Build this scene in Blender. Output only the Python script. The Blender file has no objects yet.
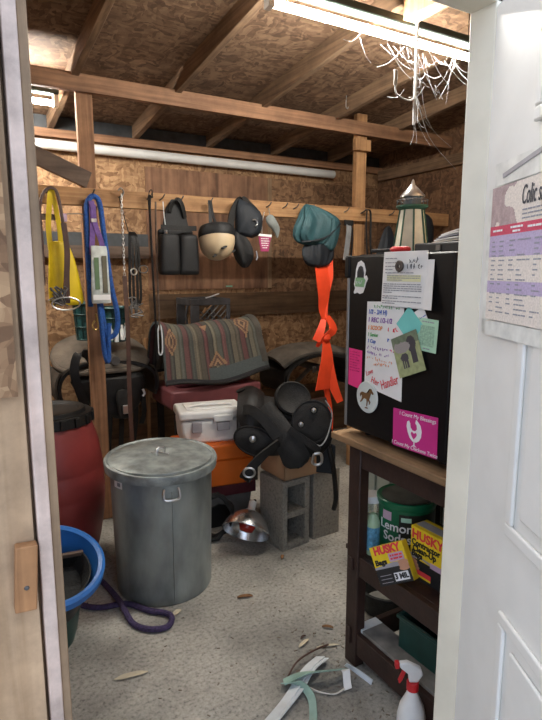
import bpy, bmesh, math, random
from mathutils import Vector as V, Matrix as Mx, noise as NZ
R = math.radians; PI = math.pi
S = bpy.context.scene; COL = S.collection
random.seed(7)

# ---------------------------------------------------------------- materials
def nodes(name):
    m = bpy.data.materials.new(name); m.use_nodes = True
    nt = m.node_tree; b = nt.nodes['Principled BSDF']
    return m, nt, b, (lambda t: nt.nodes.new('ShaderNode' + t)), nt.links.new
def c4(c): return (c[0], c[1], c[2], 1)
def ramp(nd, stops):
    e = nd.color_ramp.elements
    while len(e) < len(stops): e.new(.5)
    for i, (p, c) in enumerate(stops): e[i].position = p; e[i].color = c4(c)
def coords(N, L, scale=(1, 1, 1), rot=(0, 0, 0)):
    t = N('TexCoord'); mp = N('Mapping'); mp.inputs['Scale'].default_value = scale
    mp.inputs['Rotation'].default_value = rot
    L(t.outputs['Object'], mp.inputs[0]); return mp.outputs[0]
def mat(name, col, rough=.6, metal=0., var=.18, scale=18., bump=0., bscale=None, spec=None, stretch=(1, 1, 1)):
    m, nt, b, N, L = nodes(name)
    co = coords(N, L, stretch)
    n = N('TexNoise'); n.inputs['Scale'].default_value = scale; n.inputs['Detail'].default_value = 5
    L(co, n.inputs['Vector'])
    r = N('ValToRGB'); lo = [max(0, x*(1-var)) for x in col]; hi = [min(1, x*(1+var)) for x in col]
    ramp(r, [(.3, lo), (.7, hi)]); L(n.outputs['Fac'], r.inputs[0]); L(r.outputs[0], b.inputs['Base Color'])
    b.inputs['Roughness'].default_value = rough; b.inputs['Metallic'].default_value = metal
    if spec is not None: b.inputs['Specular IOR Level'].default_value = spec
    if bump:
        n2 = N('TexNoise'); n2.inputs['Scale'].default_value = bscale or scale*4; n2.inputs['Detail'].default_value = 4
        L(co, n2.inputs['Vector'])
        bp = N('Bump'); bp.inputs['Strength'].default_value = bump; bp.inputs['Distance'].default_value = .01
        L(n2.outputs['Fac'], bp.inputs['Height']); L(bp.outputs[0], b.inputs['Normal'])
    return m
def wood(name, c1, c2, axis='x', rough=.75, grain=30., dirt=.35):
    m, nt, b, N, L = nodes(name)
    sc = {'x': (1, grain, grain), 'y': (grain, 1, grain), 'z': (grain, grain, 1)}[axis]
    co = coords(N, L, sc)
    n = N('TexNoise'); n.inputs['Scale'].default_value = 1.6; n.inputs['Detail'].default_value = 6; n.inputs['Distortion'].default_value = .6
    L(co, n.inputs['Vector'])
    r = N('ValToRGB'); ramp(r, [(.32, c2), (.62, c1)]); L(n.outputs['Fac'], r.inputs[0])
    n2 = N('TexNoise'); n2.inputs['Scale'].default_value = 5; n2.inputs['Detail'].default_value = 9; n2.inputs['Roughness'].default_value = .68
    L(coords(N, L), n2.inputs['Vector'])
    r2 = N('ValToRGB'); ramp(r2, [(.35, (1-dirt,)*3), (.65, (1.05,)*3)]); L(n2.outputs['Fac'], r2.inputs[0])
    mx = N('MixRGB'); mx.blend_type = 'MULTIPLY'; mx.inputs[0].default_value = 1
    L(r.outputs[0], mx.inputs[1]); L(r2.outputs[0], mx.inputs[2]); L(mx.outputs[0], b.inputs['Base Color'])
    b.inputs['Roughness'].default_value = rough
    bp = N('Bump'); bp.inputs['Strength'].default_value = .25; bp.inputs['Distance'].default_value = .004
    L(n.outputs['Fac'], bp.inputs['Height']); L(bp.outputs[0], b.inputs['Normal'])
    return m
def osb(name, dark, mid, light, plane='xz'):
    m, nt, b, N, L = nodes(name)
    t = N('TexCoord')
    def layer(sx, sy, ang, sc):
        mp = N('Mapping')
        if plane == 'xz': mp.inputs['Rotation'].default_value = (0, R(ang), 0); mp.inputs['Scale'].default_value = (sx, .01, sy)
        elif plane == 'yz': mp.inputs['Rotation'].default_value = (R(ang), 0, 0); mp.inputs['Scale'].default_value = (.01, sx, sy)
        else: mp.inputs['Rotation'].default_value = (0, 0, R(ang)); mp.inputs['Scale'].default_value = (sx, sy, .01)
        L(t.outputs['Object'], mp.inputs[0])
        nz = N('TexNoise'); nz.inputs['Scale'].default_value = 5; L(t.outputs['Object'], nz.inputs['Vector'])
        mx = N('MixRGB'); mx.blend_type = 'ADD'; mx.inputs[0].default_value = .6
        L(mp.outputs[0], mx.inputs[1]); L(nz.outputs['Color'], mx.inputs[2])
        v = N('TexVoronoi'); v.inputs['Scale'].default_value = sc; L(mx.outputs[0], v.inputs['Vector'])
        return v.outputs['Color']
    a = layer(1, 3.8, 12, 13); c = layer(3.4, 1.1, -22, 13)
    f = N('TexVoronoi'); f.inputs['Scale'].default_value = 22; L(t.outputs['Object'], f.inputs['Vector'])
    mx = N('MixRGB'); L(f.outputs['Color'], mx.inputs[0]); L(a, mx.inputs[1]); L(c, mx.inputs[2])
    sx = N('SeparateColor'); L(mx.outputs[0], sx.inputs[0])
    r = N('ValToRGB'); ramp(r, [(.02, dark), (.4, mid), (.78, light), (1, [min(1, x*1.25) for x in light])]); L(sx.outputs[0], r.inputs[0])
    n = N('TexNoise'); n.inputs['Scale'].default_value = 1.3; n.inputs['Detail'].default_value = 4; L(t.outputs['Object'], n.inputs['Vector'])
    r2 = N('ValToRGB'); ramp(r2, [(.35, (.68,)*3), (.65, (1.05,)*3)]); L(n.outputs['Fac'], r2.inputs[0])
    m2 = N('MixRGB'); m2.blend_type = 'MULTIPLY'; m2.inputs[0].default_value = 1
    L(r.outputs[0], m2.inputs[1]); L(r2.outputs[0], m2.inputs[2]); L(m2.outputs[0], b.inputs['Base Color'])
    b.inputs['Roughness'].default_value = .8
    bp = N('Bump'); bp.inputs['Strength'].default_value = .3; bp.inputs['Distance'].default_value = .004
    L(sx.outputs[0], bp.inputs['Height']); L(bp.outputs[0], b.inputs['Normal'])
    return m
def concrete(name, base, var=.25, speck=True):
    m, nt, b, N, L = nodes(name)
    co = coords(N, L)
    n = N('TexNoise'); n.inputs['Scale'].default_value = 2.2; n.inputs['Detail'].default_value = 8; L(co, n.inputs['Vector'])
    r = N('ValToRGB'); ramp(r, [(.3, [x*(1-var) for x in base]), (.7, [x*(1+var*.6) for x in base])]); L(n.outputs['Fac'], r.inputs[0])
    n2 = N('TexNoise'); n2.inputs['Scale'].default_value = 62; n2.inputs['Detail'].default_value = 7; n2.inputs['Roughness'].default_value = .72; L(co, n2.inputs['Vector'])
    r2 = N('ValToRGB'); ramp(r2, [(.33, (.28,)*3), (.46, (.86,)*3), (.7, (1.28,)*3)]); L(n2.outputs['Fac'], r2.inputs[0])
    mx = N('MixRGB'); mx.blend_type = 'MULTIPLY'; mx.inputs[0].default_value = .9
    L(r.outputs[0], mx.inputs[1]); L(r2.outputs[0], mx.inputs[2]); L(mx.outputs[0], b.inputs['Base Color'])
    b.inputs['Roughness'].default_value = .85
    bp = N('Bump'); bp.inputs['Strength'].default_value = .35; bp.inputs['Distance'].default_value = .005
    L(n2.outputs['Fac'], bp.inputs['Height']); L(bp.outputs[0], b.inputs['Normal'])
    return m
def attr_mat(name, rough=.6, bump=0.):
    m, nt, b, N, L = nodes(name)
    a = N('Attribute'); a.attribute_name = 'Col'; n = N('TexNoise'); n.inputs['Scale'].default_value = 60
    r = N('ValToRGB'); ramp(r, [(.3, (.82,)*3), (.7, (1.08,)*3)]); L(n.outputs['Fac'], r.inputs[0])
    mx = N('MixRGB'); mx.blend_type = 'MULTIPLY'; mx.inputs[0].default_value = 1
    L(a.outputs['Color'], mx.inputs[1]); L(r.outputs[0], mx.inputs[2]); L(mx.outputs[0], b.inputs['Base Color'])
    b.inputs['Roughness'].default_value = rough
    if bump:
        w = N('TexNoise'); w.inputs['Scale'].default_value = 260; bp = N('Bump'); bp.inputs['Strength'].default_value = bump; bp.inputs['Distance'].default_value = .003
        L(w.outputs['Fac'], bp.inputs['Height']); L(bp.outputs[0], b.inputs['Normal'])
    return m
def emit(name, col, st):
    m, nt, b, N, L = nodes(name)
    b.inputs['Emission Color'].default_value = c4(col); b.inputs['Emission Strength'].default_value = st
    b.inputs['Base Color'].default_value = (.9, .9, .9, 1); return m
def glass(name, col=(.95, 1, .97), rough=.05, trans=.9, alpha=1.):
    m, nt, b, N, L = nodes(name)
    b.inputs['Base Color'].default_value = c4(col); b.inputs['Roughness'].default_value = rough
    b.inputs['Transmission Weight'].default_value = trans; b.inputs['IOR'].default_value = 1.2; b.inputs['Alpha'].default_value = alpha
    return m

M = dict(
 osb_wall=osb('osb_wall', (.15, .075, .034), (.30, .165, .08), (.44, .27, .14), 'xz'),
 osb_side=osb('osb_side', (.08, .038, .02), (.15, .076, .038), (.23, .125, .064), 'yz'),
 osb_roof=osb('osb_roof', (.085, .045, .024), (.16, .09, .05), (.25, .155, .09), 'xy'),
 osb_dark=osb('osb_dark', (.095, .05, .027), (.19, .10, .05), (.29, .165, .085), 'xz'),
 ply_wall=wood('ply_wall', (.34, .18, .10), (.135, .066, .037), 'z', grain=10),
 ply_ext=wood('ply_ext', (.56, .38, .23), (.36, .225, .12), 'z', grain=16, dirt=.45),
 pine_x=wood('pine_x', (.50, .28, .125), (.32, .16, .065), 'x'),
 beam_x=wood('beam_x', (.30, .155, .08), (.17, .08, .04), 'x'),
 pine_y=wood('pine_y', (.26, .16, .09), (.13, .078, .045), 'y'),
 pine_z=wood('pine_z', (.48, .26, .115), (.28, .14, .06), 'z'),
 post_z=wood('post_z', (.33, .165, .08), (.18, .085, .04), 'z'),
 tan_z=wood('tan_z', (.36, .24, .14), (.22, .14, .08), 'z'),
 plank_dark=wood('plank_dark', (.17, .10, .05), (.085, .045, .022), 'x', grain=14),
 plank_grey=wood('plank_grey', (.15, .10, .07), (.08, .05, .036), 'x', grain=14),
 white_worn=wood('white_worn', (.78, .62, .53), (.55, .39, .31), 'z', grain=8, dirt=.5),
 block=wood('block', (.45, .22, .09), (.27, .12, .045), 'z'),
 jamb_paint=mat('jamb_paint', (.80, .74, .60), .5, var=.08, scale=7, bump=.08),
 door_paint=mat('door_paint', (.80, .79, .75), .42, var=.04, scale=9, bump=.04),
 floor=concrete('floor', (.395, .375, .33), .5),
 cinder=concrete('cinder', (.26, .245, .21), .3),
 brown_paint=mat('brown_paint', (.034, .016, .0115), .5, var=.3, scale=14, bump=.15),
 top_wood=wood('top_wood', (.36, .22, .11), (.2, .115, .055), 'y', grain=25),
 galv=mat('galv', (.32, .355, .35), .47, .6, var=.42, scale=7, bump=.1, bscale=12, stretch=(1, 1, .45)),
 galv_lid=mat('galv_lid', (.30, .335, .33), .5, .45, var=.38, scale=16, bump=.12),
 steel=mat('steel', (.6, .6, .6), .3, .9, var=.12, scale=20),
 dull_steel=mat('dull_steel', (.14, .135, .13), .5, .7, var=.2, scale=20),
 alu=mat('alu', (.66, .67, .68), .27, .95, var=.12, scale=12, bump=.05),
 brass=mat('brass', (.5, .36, .14), .35, .9),
 red_barrel=mat('red_barrel', (.22, .032, .03), .45, var=.2, scale=5, bump=.05),
 black_plastic=mat('black_plastic', (.009, .009, .009), .5, var=.3, spec=.3),
 dark_plastic=mat('dark_plastic', (.016, .017, .019), .5, var=.3, spec=.35),
 blue_plastic=mat('blue_plastic', (.025, .16, .50), .4, var=.15, scale=8),
 green_plastic=mat('green_plastic', (.012, .055, .045), .4, var=.2),
 white_plastic=mat('white_plastic', (.74, .74, .72), .45, var=.06),
 orange_plastic=mat('orange_plastic', (.80, .16, .012), .45, var=.1, scale=6),
 maroon=mat('maroon', (.10, .018, .025), .5, var=.25),
 mauve=mat('mauve', (.16, .045, .05), .55, var=.2, scale=7),
 card=mat('card', (.40, .24, .13), .8, var=.12, scale=8, bump=.05),
 leather=mat('leather', (.0075, .007, .0068), .46, var=.5, scale=14, bump=.3, bscale=160, spec=.35),
 leather_grey=mat('leather_grey', (.017, .0165, .016), .6, var=.5, scale=12, bump=.3, bscale=140, spec=.3),
 leather_brown=mat('leather_brown', (.075, .036, .026), .5, var=.3, scale=14, bump=.2),
 felt_grey=mat('felt_grey', (.135, .112, .088), .9, var=.4, scale=9, bump=.4, bscale=150),
 felt_dark=mat('felt_dark', (.06, .053, .043), .9, var=.4, scale=9, bump=.4, bscale=150),
 nylon_black=mat('nylon_black', (.007, .0075, .0085), .6, var=.35, scale=18, bump=.3, bscale=220),
 nylon_navy=mat('nylon_navy', (.008, .012, .018), .65, var=.35, scale=14, bump=.3, bscale=200),
 teal=mat('teal', (.028, .085, .098), .65, var=.25, scale=9, bump=.3, bscale=90),
 orange_cloth=mat('orange_cloth', (.95, .075, .02), .6, var=.12, scale=10),
 yellow=mat('yellow', (.80, .58, .01), .5, var=.12, scale=8, bump=.12, bscale=40),
 blue_rope=mat('blue_rope', (.015, .085, .33), .7, var=.35, scale=90, bump=.6, bscale=140),
 purple=mat('purple', (.16, .08, .30), .7, var=.25, scale=50, bump=.3),
 purple_rope=mat('purple_rope', (.045, .028, .085), .75, var=.45, scale=90, bump=.6, bscale=140),
 beige=mat('beige', (.60, .47, .30), .45, var=.08, scale=8),
 pink=mat('pink', (.85, .04, .24), .6, var=.05),
 magenta=mat('magenta', (.60, .03, .24), .5, var=.06),
 pink_tag=mat('pink_tag', (.38, .04, .14), .5, var=.1),
 paper=mat('paper', (.80, .80, .79), .8, var=.04),
 paper_cream=mat('paper_cream', (.74, .70, .62), .8, var=.06),
 mint=mat('mint', (.42, .68, .50), .7, var=.06),
 aqua=mat('aqua', (.18, .60, .56), .7, var=.06),
 ink=mat('ink', (.035, .035, .045), .7, var=.1),
 ink_grey=mat('ink_grey', (.30, .30, .33), .8, var=.1),
 ink_blue=mat('ink_blue', (.05, .13, .5), .7, var=.1), ink_purple=mat('ink_purple', (.25, .08, .4), .7, var=.1),
 ink_orange=mat('ink_orange', (.8, .25, .03), .7, var=.1), ink_green=mat('ink_green', (.06, .35, .08), .7, var=.1),
 ink_red=mat('ink_red', (.75, .05, .06), .6, var=.1), ink_crimson=mat('ink_crimson', (.5, .01, .12), .7, var=.1), high=mat('high', (.72, .72, .45), .8, var=.08),
 white_print=mat('white_print', (.85, .85, .85), .6, var=.04),
 label_yellow=mat('label_yellow', (.84, .60, .02), .45, var=.06), black_print=mat('black_print', (.02, .02, .02), .45, var=.1),
 grey_print=mat('grey_print', (.36, .34, .36), .5, var=.1), lilac=mat('lilac', (.55, .38, .5), .5, var=.1),
 skin_print=mat('skin_print', (.55, .28, .17), .6, var=.15),
 tin_green=mat('tin_green', (.008, .13, .055), .32, var=.2, scale=9), tin_black=mat('tin_black', (.02, .022, .02), .3, var=.2),
 horse_brown=mat('horse_brown', (.17, .085, .03), .6, var=.2), disc_white=mat('disc_white', (.62, .68, .66), .45, var=.06),
 fridge=mat('fridge', (.005, .005, .0055), .42, var=.2, scale=60, bump=.08, bscale=400, spec=.25),
 fridge_side=mat('fridge_side', (.20, .185, .17), .5, var=.15), trim_silver=mat('trim_silver', (.30, .31, .31), .4, .6),
 rubber=mat('rubber', (.013, .014, .0135), .8, var=.5, scale=20, bump=.4), dust=mat('dust', (.20, .19, .17), .95, var=.4, scale=14),
 panel_green=mat('panel_green', (.34, .38, .34), .6, var=.1), cream_paint=mat('cream_paint', (.72, .68, .52), .6, var=.12, scale=20, bump=.1),
 green_paint=mat('green_paint', (.03, .10, .06), .55, var=.2), red_plastic=mat('red_plastic', (.55, .02, .025), .4, var=.1),
 wire_teal=mat('wire_teal', (.012, .05, .05), .45, .3, var=.2), grey_strap=mat('grey_strap', (.30, .31, .32), .6, .2, var=.15),
 leaf=mat('leaf', (.28, .14, .06), .8, var=.25, scale=30), chip=mat('chip', (.62, .55, .40), .85, var=.12),
 strip_white=mat('strip_white', (.66, .70, .72), .4, var=.1), strip_green=mat('strip_green', (.26, .40, .34), .5, var=.25),
 lamp_white=mat('lamp_white', (.8, .78, .72), .5, var=.05), fixture=mat('fixture', (.02, .035, .028), .55, var=.2),
 net=mat('net', (.22, .24, .23), .8, var=.2), web=mat('web', (.34, .35, .36), .9, var=.1), pipe=mat('pipe', (.66, .66, .64), .45, var=.08, scale=5),
 crate_grey=mat('crate_grey', (.05, .05, .054), .5, var=.3), rod_grey=mat('rod_grey', (.30, .30, .30), .6, var=.1), flash=mat('flash', (.05, .055, .06), .6, .3, var=.25), jar_glass=glass('jar_glass', (.88, .95, .9)), jar_fill=mat('jar_fill', (.42, .56, .44), .5, var=.1),
 pouch=mat('pouch', (.56, .60, .58), .25, var=.2, scale=30), bottle=mat('bottle', (.75, .77, .76), .4, var=.05), tube_glow=emit('tube_glow', (1, .96, .88), 112.),
 attr=attr_mat('printed'), attr_cloth=attr_mat('woven', .9, .5), grass_out=mat('grass_out', (.16, .18, .09), .95, var=.4, scale=3),
)

# ---------------------------------------------------------------- mesh helpers
class MB:
    def __init__(s): s.bm = bmesh.new(); s.col = {}
    def box(s, x0, x1, y0, y1, z0, z1, T=None, taper=None):
        vs = []
        cx, cy = (x0+x1)/2, (y0+y1)/2
        for z in (z0, z1):
            k = taper if (taper and z == z0) else 1
            for x, y in ((x0, y0), (x1, y0), (x1, y1), (x0, y1)):
                p = V((cx+(x-cx)*k, cy+(y-cy)*k, z)); vs.append(s.bm.verts.new(T @ p if T else p))
        for f in ((3, 2, 1, 0), (4, 5, 6, 7), (0, 1, 5, 4), (1, 2, 6, 5), (2, 3, 7, 6), (3, 0, 4, 7)): s.bm.faces.new([vs[i] for i in f])
        return s
    def prism(s, poly, y0, y1, T=None, hole=None):
        # poly in the xz plane, extruded along y
        a = [s.bm.verts.new((T @ V((x, y0, z))) if T else V((x, y0, z))) for x, z in poly]
        b = [s.bm.verts.new((T @ V((x, y1, z))) if T else V((x, y1, z))) for x, z in poly]
        n = len(poly)
        s.bm.faces.new(a); s.bm.faces.new(b[::-1])
        for i in range(n): s.bm.faces.new((a[i], b[i], b[(i+1) % n], a[(i+1) % n]))
        return s
    def rings(s, rings, cap=True, closed_v=False):
        vv = [[s.bm.verts.new(p) for p in r] for r in rings]
        n = len(rings[0]); m = len(rings)
        for j in range(m if closed_v else m-1):
            a, b = vv[j], vv[(j+1) % m]
            for i in range(n): s.bm.faces.new((a[i], a[(i+1) % n], b[(i+1) % n], b[i]))
        if cap and not closed_v: s.bm.faces.new(vv[0][::-1]); s.bm.faces.new(vv[-1])
        return s
    def lathe(s, prof, seg=32, T=None, cap=False):
        rs = []
        for r, z in prof:
            ring = [V((max(r, 1e-4)*math.cos(2*PI*i/seg), max(r, 1e-4)*math.sin(2*PI*i/seg), z)) for i in range(seg)]
            rs.append([T @ p for p in ring] if T else ring)
        return s.rings(rs, cap)
    def tube(s, pts, r, seg=8, closed=False, flat=1.):
        pts = [V(p) for p in pts]; n = len(pts); rs = []
        up = V((0, 0, 1)); last = None
        for i, p in enumerate(pts):
            a = pts[(i-1) % n] if (closed or i) else p; b = pts[(i+1) % n] if (closed or i < n-1) else p
            t = (b-a).normalized()
            if last is None:
                u = t.cross(up)
                if u.length < .1: u = t.cross(V((0, 1, 0)))
            else: u = last - t*last.dot(t)
            u.normalize(); last = u; w = t.cross(u)
            rr = r[i] if isinstance(r, (list, tuple)) else r
            rs.append([p + u*rr*math.cos(2*PI*k/seg) + w*rr*flat*math.sin(2*PI*k/seg) for k in range(seg)])
        return s.rings(rs, not closed, closed)
    def ribbon(s, pts, widths, wdir, t=.003):
        # flat band along pts; wdir gives the direction of its width at each point (or one for all)
        pts = [V(p) for p in pts]; n = len(pts); rs = []
        for i, p in enumerate(pts):
            a = pts[max(0, i-1)]; b = pts[min(n-1, i+1)]; tg = (b-a).normalized()
            wd = V(wdir[i] if isinstance(wdir, list) else wdir); wd = (wd - tg*wd.dot(tg)).normalized()
            nn = tg.cross(wd); w = (widths[i] if isinstance(widths, (list, tuple)) else widths)/2
            rs.append([p-wd*w-nn*t/2, p+wd*w-nn*t/2, p+wd*w+nn*t/2, p-wd*w+nn*t/2])
        return s.rings(rs, True)
    def grid(s, fn, nu, nv, th=.004, col=None):
        P = [[V(fn(i/nu, j/nv)) for j in range(nv+1)] for i in range(nu+1)]
        def nrm(i, j):
            du = P[min(nu, i+1)][j]-P[max(0, i-1)][j]; dv = P[i][min(nv, j+1)]-P[i][max(0, j-1)]
            n = du.cross(dv); return n.normalized() if n.length > 1e-12 else None
        N_ = [[nrm(i, j) for j in range(nv+1)] for i in range(nu+1)]
        last = V((0, 0, 1))
        for i in range(nu+1):
            for j in range(nv+1):
                if N_[i][j] is None:
                    q = N_[i][j+1] if j < nv and N_[i][j+1] is not None else (N_[i][j-1] if j else None)
                    N_[i][j] = q or last
                last = N_[i][j]
        fs = []
        def layer(k):
            vs = [[s.bm.verts.new(P[i][j]+N_[i][j]*k) for j in range(nv+1)] for i in range(nu+1)]
            for i in range(nu):
                for j in range(nv):
                    q = (vs[i][j], vs[i+1][j], vs[i+1][j+1], vs[i][j+1])
                    f = s.bm.faces.new(q if k >= 0 else q[::-1]); fs.append(f)
                    if col: s.col[f] = col((i+.5)/nu, (j+.5)/nv)
            return vs
        if not th: layer(0)
        else:
            a, b = layer(th/2), layer(-th/2)
            rim = [(i, 0) for i in range(nu)]+[(nu, j) for j in range(nv)]+[(i, nv) for i in range(nu, 0, -1)]+[(0, j) for j in range(nv, 0, -1)]
            for k, (i, j) in enumerate(rim):
                i2, j2 = rim[(k+1) % len(rim)]
                f = s.bm.faces.new((a[i2][j2], a[i][j], b[i][j], b[i2][j2]))
                if col: s.col[f] = col(min(.999, max(.001, i/nu)), min(.999, max(.001, j/nv)))
        if col:
            lay = s.bm.loops.layers.float_color.get('Col') or s.bm.loops.layers.float_color.new('Col')
            for f, c in s.col.items():
                for l in f.loops: l[lay] = c4(c)
        return s
    def blob(s, secs, seg=28, T=None, nz=0., ns=8., pw=2.4):
        # rings stacked along z: (z, cx, cy, rx, ry)
        rs = []
        for z, cx, cy, rx, ry in secs:
            ring = []
            for i in range(seg):
                a = 2*PI*i/seg; c, q = math.cos(a), math.sin(a)
                x = cx + rx*math.copysign(abs(c)**(2/pw), c); y = cy + ry*math.copysign(abs(q)**(2/pw), q)
                p = V((x, y, z))
                if nz:
                    d = NZ.noise_vector(p*ns); p = p + V(d)*nz
                ring.append(T @ p if T else p)
            rs.append(ring)
        return s.rings(rs, True)
    def build(s, name, m, parent=None, loc=None, rotz=0., smooth=35, bevel=0., sub=0, seg=2):
        bmesh.ops.recalc_face_normals(s.bm, faces=s.bm.faces)
        me = bpy.data.meshes.new(name); s.bm.to_mesh(me); s.bm.free()
        me.materials.append(M[m] if isinstance(m, str) else m)
        o = bpy.data.objects.new(name, me); COL.objects.link(o)
        if smooth:
            for p in me.polygons: p.use_smooth = True
            me.set_sharp_from_angle(angle=R(smooth))
        if bevel:
            b = o.modifiers.new('Bevel', 'BEVEL'); b.width = bevel; b.segments = seg; b.limit_method = 'ANGLE'; b.angle_limit = R(40)
        if sub:
            d = o.modifiers.new('Subdivision', 'SUBSURF'); d.levels = sub; d.render_levels = sub
        if parent: o.parent = parent
        if loc: o.location = loc
        if rotz: o.rotation_euler.z = rotz
        return o
def tag(o, label, cat, group=None, kind=None):
    o['label'] = label; o['category'] = cat
    if group: o['group'] = group
    if kind: o['kind'] = kind
    return o
def thing(name, label, cat, loc=(0, 0, 0), rotz=0., group=None, rot=None):
    o = bpy.data.objects.new(name, None); COL.objects.link(o); o.location = loc; o.empty_display_size = .05
    o.rotation_euler = rot if rot else (0, 0, rotz)
    return tag(o, label, cat, group)
def struct(o): o['kind'] = 'structure'; return o
def dup(root, loc, rotz=None, label=None, group=None):
    r = root.copy(); COL.objects.link(r); r.location = loc
    if rotz is not None: r.rotation_euler.z = rotz
    if label: r['label'] = label
    if group: r['group'] = group
    for ch in list(root.children):
        c = ch.copy(); COL.objects.link(c); c.parent = r
        for g in list(ch.children):
            d = g.copy(); COL.objects.link(d); d.parent = c
    return r
FACE = Mx.Rotation(PI/2, 4, 'X')
def text(body, size, x, z, m, parent, y=-.0015, ang=0., name='lettering', align='CENTER', sx=1., bold=0., shear=0., curve=None, join=True):
    cu = bpy.data.curves.new(name, 'FONT'); cu.body = body; cu.size = size; cu.align_x = align; cu.align_y = 'CENTER'
    cu.extrude = .0004; cu.offset = bold; cu.shear = shear; cu.resolution_u = 3
    tmp = bpy.data.objects.new(name, cu); COL.objects.link(tmp)
    dg = bpy.context.evaluated_depsgraph_get(); me = bpy.data.meshes.new_from_object(tmp.evaluated_get(dg))
    bpy.data.objects.remove(tmp)
    if curve:                    # wrap round a vertical cylinder of that radius
        me.transform(Mx.Translation((x, z, 0)))
        for v in me.vertices:
            a = v.co.x/curve; rr = curve + .0008 + v.co.z
            v.co = V((rr*math.sin(a), -rr*math.cos(a), v.co.y))
    else:
        me.transform(Mx.Translation((x, y, z)) @ Mx.Rotation(-ang, 4, 'Y') @ FACE @ Mx.Diagonal((sx, 1, 1, 1)))
    me.materials.clear(); me.materials.append(M[m])
    o = bpy.data.objects.new(name, me); COL.objects.link(o); o.parent = parent
    return o
def lines(parent, m, rows, y=-.0014, name='printed_text', h=.0022):
    # rows of tiny words drawn as short bars: (x0, x1, z)
    b = MB()
    for x0, x1, z in rows:
        x = x0
        while x < x1-.004:
            w = min(random.uniform(.006, .02), x1-x); b.box(x, x+w, y, y+.0008, z-h/2, z+h/2); x += w+.003
    return b.build(name, m, parent, smooth=0)
def scribble(b, x0, x1, z, h, y=-.0016, r=.0009):
    x = x0
    while x < x1-h*.4:
        w = h*random.uniform(.35, .7); pts = []
        for k in range(random.choice((3, 4, 5))): pts.append((x+w*random.random(), y, z+h*random.uniform(-.5, .5)))
        pts.sort(key=lambda p: p[0]+random.uniform(-w, w)*.5)
        b.tube(pts, r, 5); x += w+h*.22
        if random.random() < .2: x += h*.5
def circ(n, rx, rz, cx=0, cz=0): return [(cx+rx*math.cos(2*PI*i/n), cz+rz*math.sin(2*PI*i/n)) for i in range(n)]
def smoothpts(pts, k=6):
    P = [V(p) for p in pts]; out = []
    for i in range(len(P)-1):
        p0, p1, p2, p3 = P[max(0, i-1)], P[i], P[i+1], P[min(len(P)-1, i+2)]
        for j in range(k):
            t = j/k
            out.append(.5*((2*p1)+(p2-p0)*t+(2*p0-5*p1+4*p2-p3)*t*t+(3*p1-p0-3*p2+p3)*t**3))
    out.append(P[-1]); return out

# ---------------------------------------------------------------- camera
cam = bpy.data.cameras.new('camera'); co = bpy.data.objects.new('camera', cam); COL.objects.link(co)
co.location = (0, 0, 1.57); co.rotation_euler = (R(90-9.2), 0, R(-30))
cam.sensor_fit = 'VERTICAL'; cam.sensor_height = 36; cam.lens = 36*550/720; cam.clip_start = .02
S.camera = co

# ---------------------------------------------------------------- the shed
def rafz(y): return 2.545+.098*(4.3-y)      # underside of the rafters
struct(MB().box(-4, 6, -5, 6, -.1, 0).build('floor', 'floor'))
b = MB(); b.box(-.6, 3.75, 4.3, 4.36, 0, 2.64); struct(b.build('wall_back', 'osb_wall'))
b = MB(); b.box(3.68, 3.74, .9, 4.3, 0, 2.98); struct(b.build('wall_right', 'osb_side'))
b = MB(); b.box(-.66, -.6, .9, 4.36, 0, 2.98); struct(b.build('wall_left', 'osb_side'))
b = MB()
b.box(-2.2, .0825, .895, .95, 0, 3.0); b.box(.0825, .09, .925, .95, 0, 2.17); b.box(1.13, 3.75, .895, .95, 0, 3.0); b.box(.0825, 1.13, .895, .95, 2.17, 3.0)
struct(b.build('wall_front', 'ply_ext'))
T = Mx.Translation((0, 4.4, 2.535+.10)) @ Mx.Rotation(-math.atan(.098), 4, 'X')
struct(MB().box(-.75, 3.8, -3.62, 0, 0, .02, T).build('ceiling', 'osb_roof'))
n = 1
def trim(b, m, label=None, **k):
    global n
    o = struct(b.build('trim_%d' % n, m, **k)); n += 1
    if label: o['label'] = label
    return o
for k in range(-1, 5):
    x = .67+.6*k
    T = Mx.Translation((x, 4.3, 2.545)) @ Mx.Rotation(-math.atan(.098), 4, 'X')
    trim(MB().box(0, .04, -3.4, 0, 0, .10, T), 'pine_y', bevel=.003)
trim(MB().box(-.6, 3.68, 4.24, 4.30, 2.49, 2.545), 'beam_x')                     # top plate
trim(MB().box(-.6, 3.68, 4.285, 4.30, 2.545, 2.64), 'flash')
trim(MB().box(3.63, 3.68, 1.0, 4.24, 2.42, 2.51), 'pine_y')
trim(MB().box(1.36, 2.44, 4.285, 4.30, 1.42, 2.36), 'ply_wall')                  # darker plywood sheet
trim(MB().box(2.44, 2.475, 4.275, 4.30, 1.42, 2.36), 'tan_z')               # batten
trim(MB().box(1.36, 3.68, 4.27, 4.30, 1.19, 1.385), 'plank_dark')
trim(MB().box(2.475, 3.68, 4.288, 4.30, 1.385, 2.36), 'osb_dark')
trim(MB().box(-.6, 1.36, 4.26, 4.30, 1.665, 1.755), 'plank_grey')
trim(MB().box(-.6, 1.36, 4.27, 4.30, 1.755, 1.85), 'flash')  # near-black strip, its colour stands in for the shaded gap above the board
trim(MB().box(-.6, 3.68, 4.275, 4.30, .02, .5), 'plank_dark')
# doorway trim
trim(MB().box(.088, .108, .885, .955, 0, 2.17), 'white_worn', bevel=.002)
trim(MB().box(.108, .122, .89, .955, 0, 2.17), 'tan_z', bevel=.002)
trim(MB().box(1.08, 1.13, .885, .958, 0, 2.17), 'jamb_paint', bevel=.003)
trim(MB().box(.108, 1.13, .885, .958, 2.15, 2.19), 'jamb_paint', bevel=.002)
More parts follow.
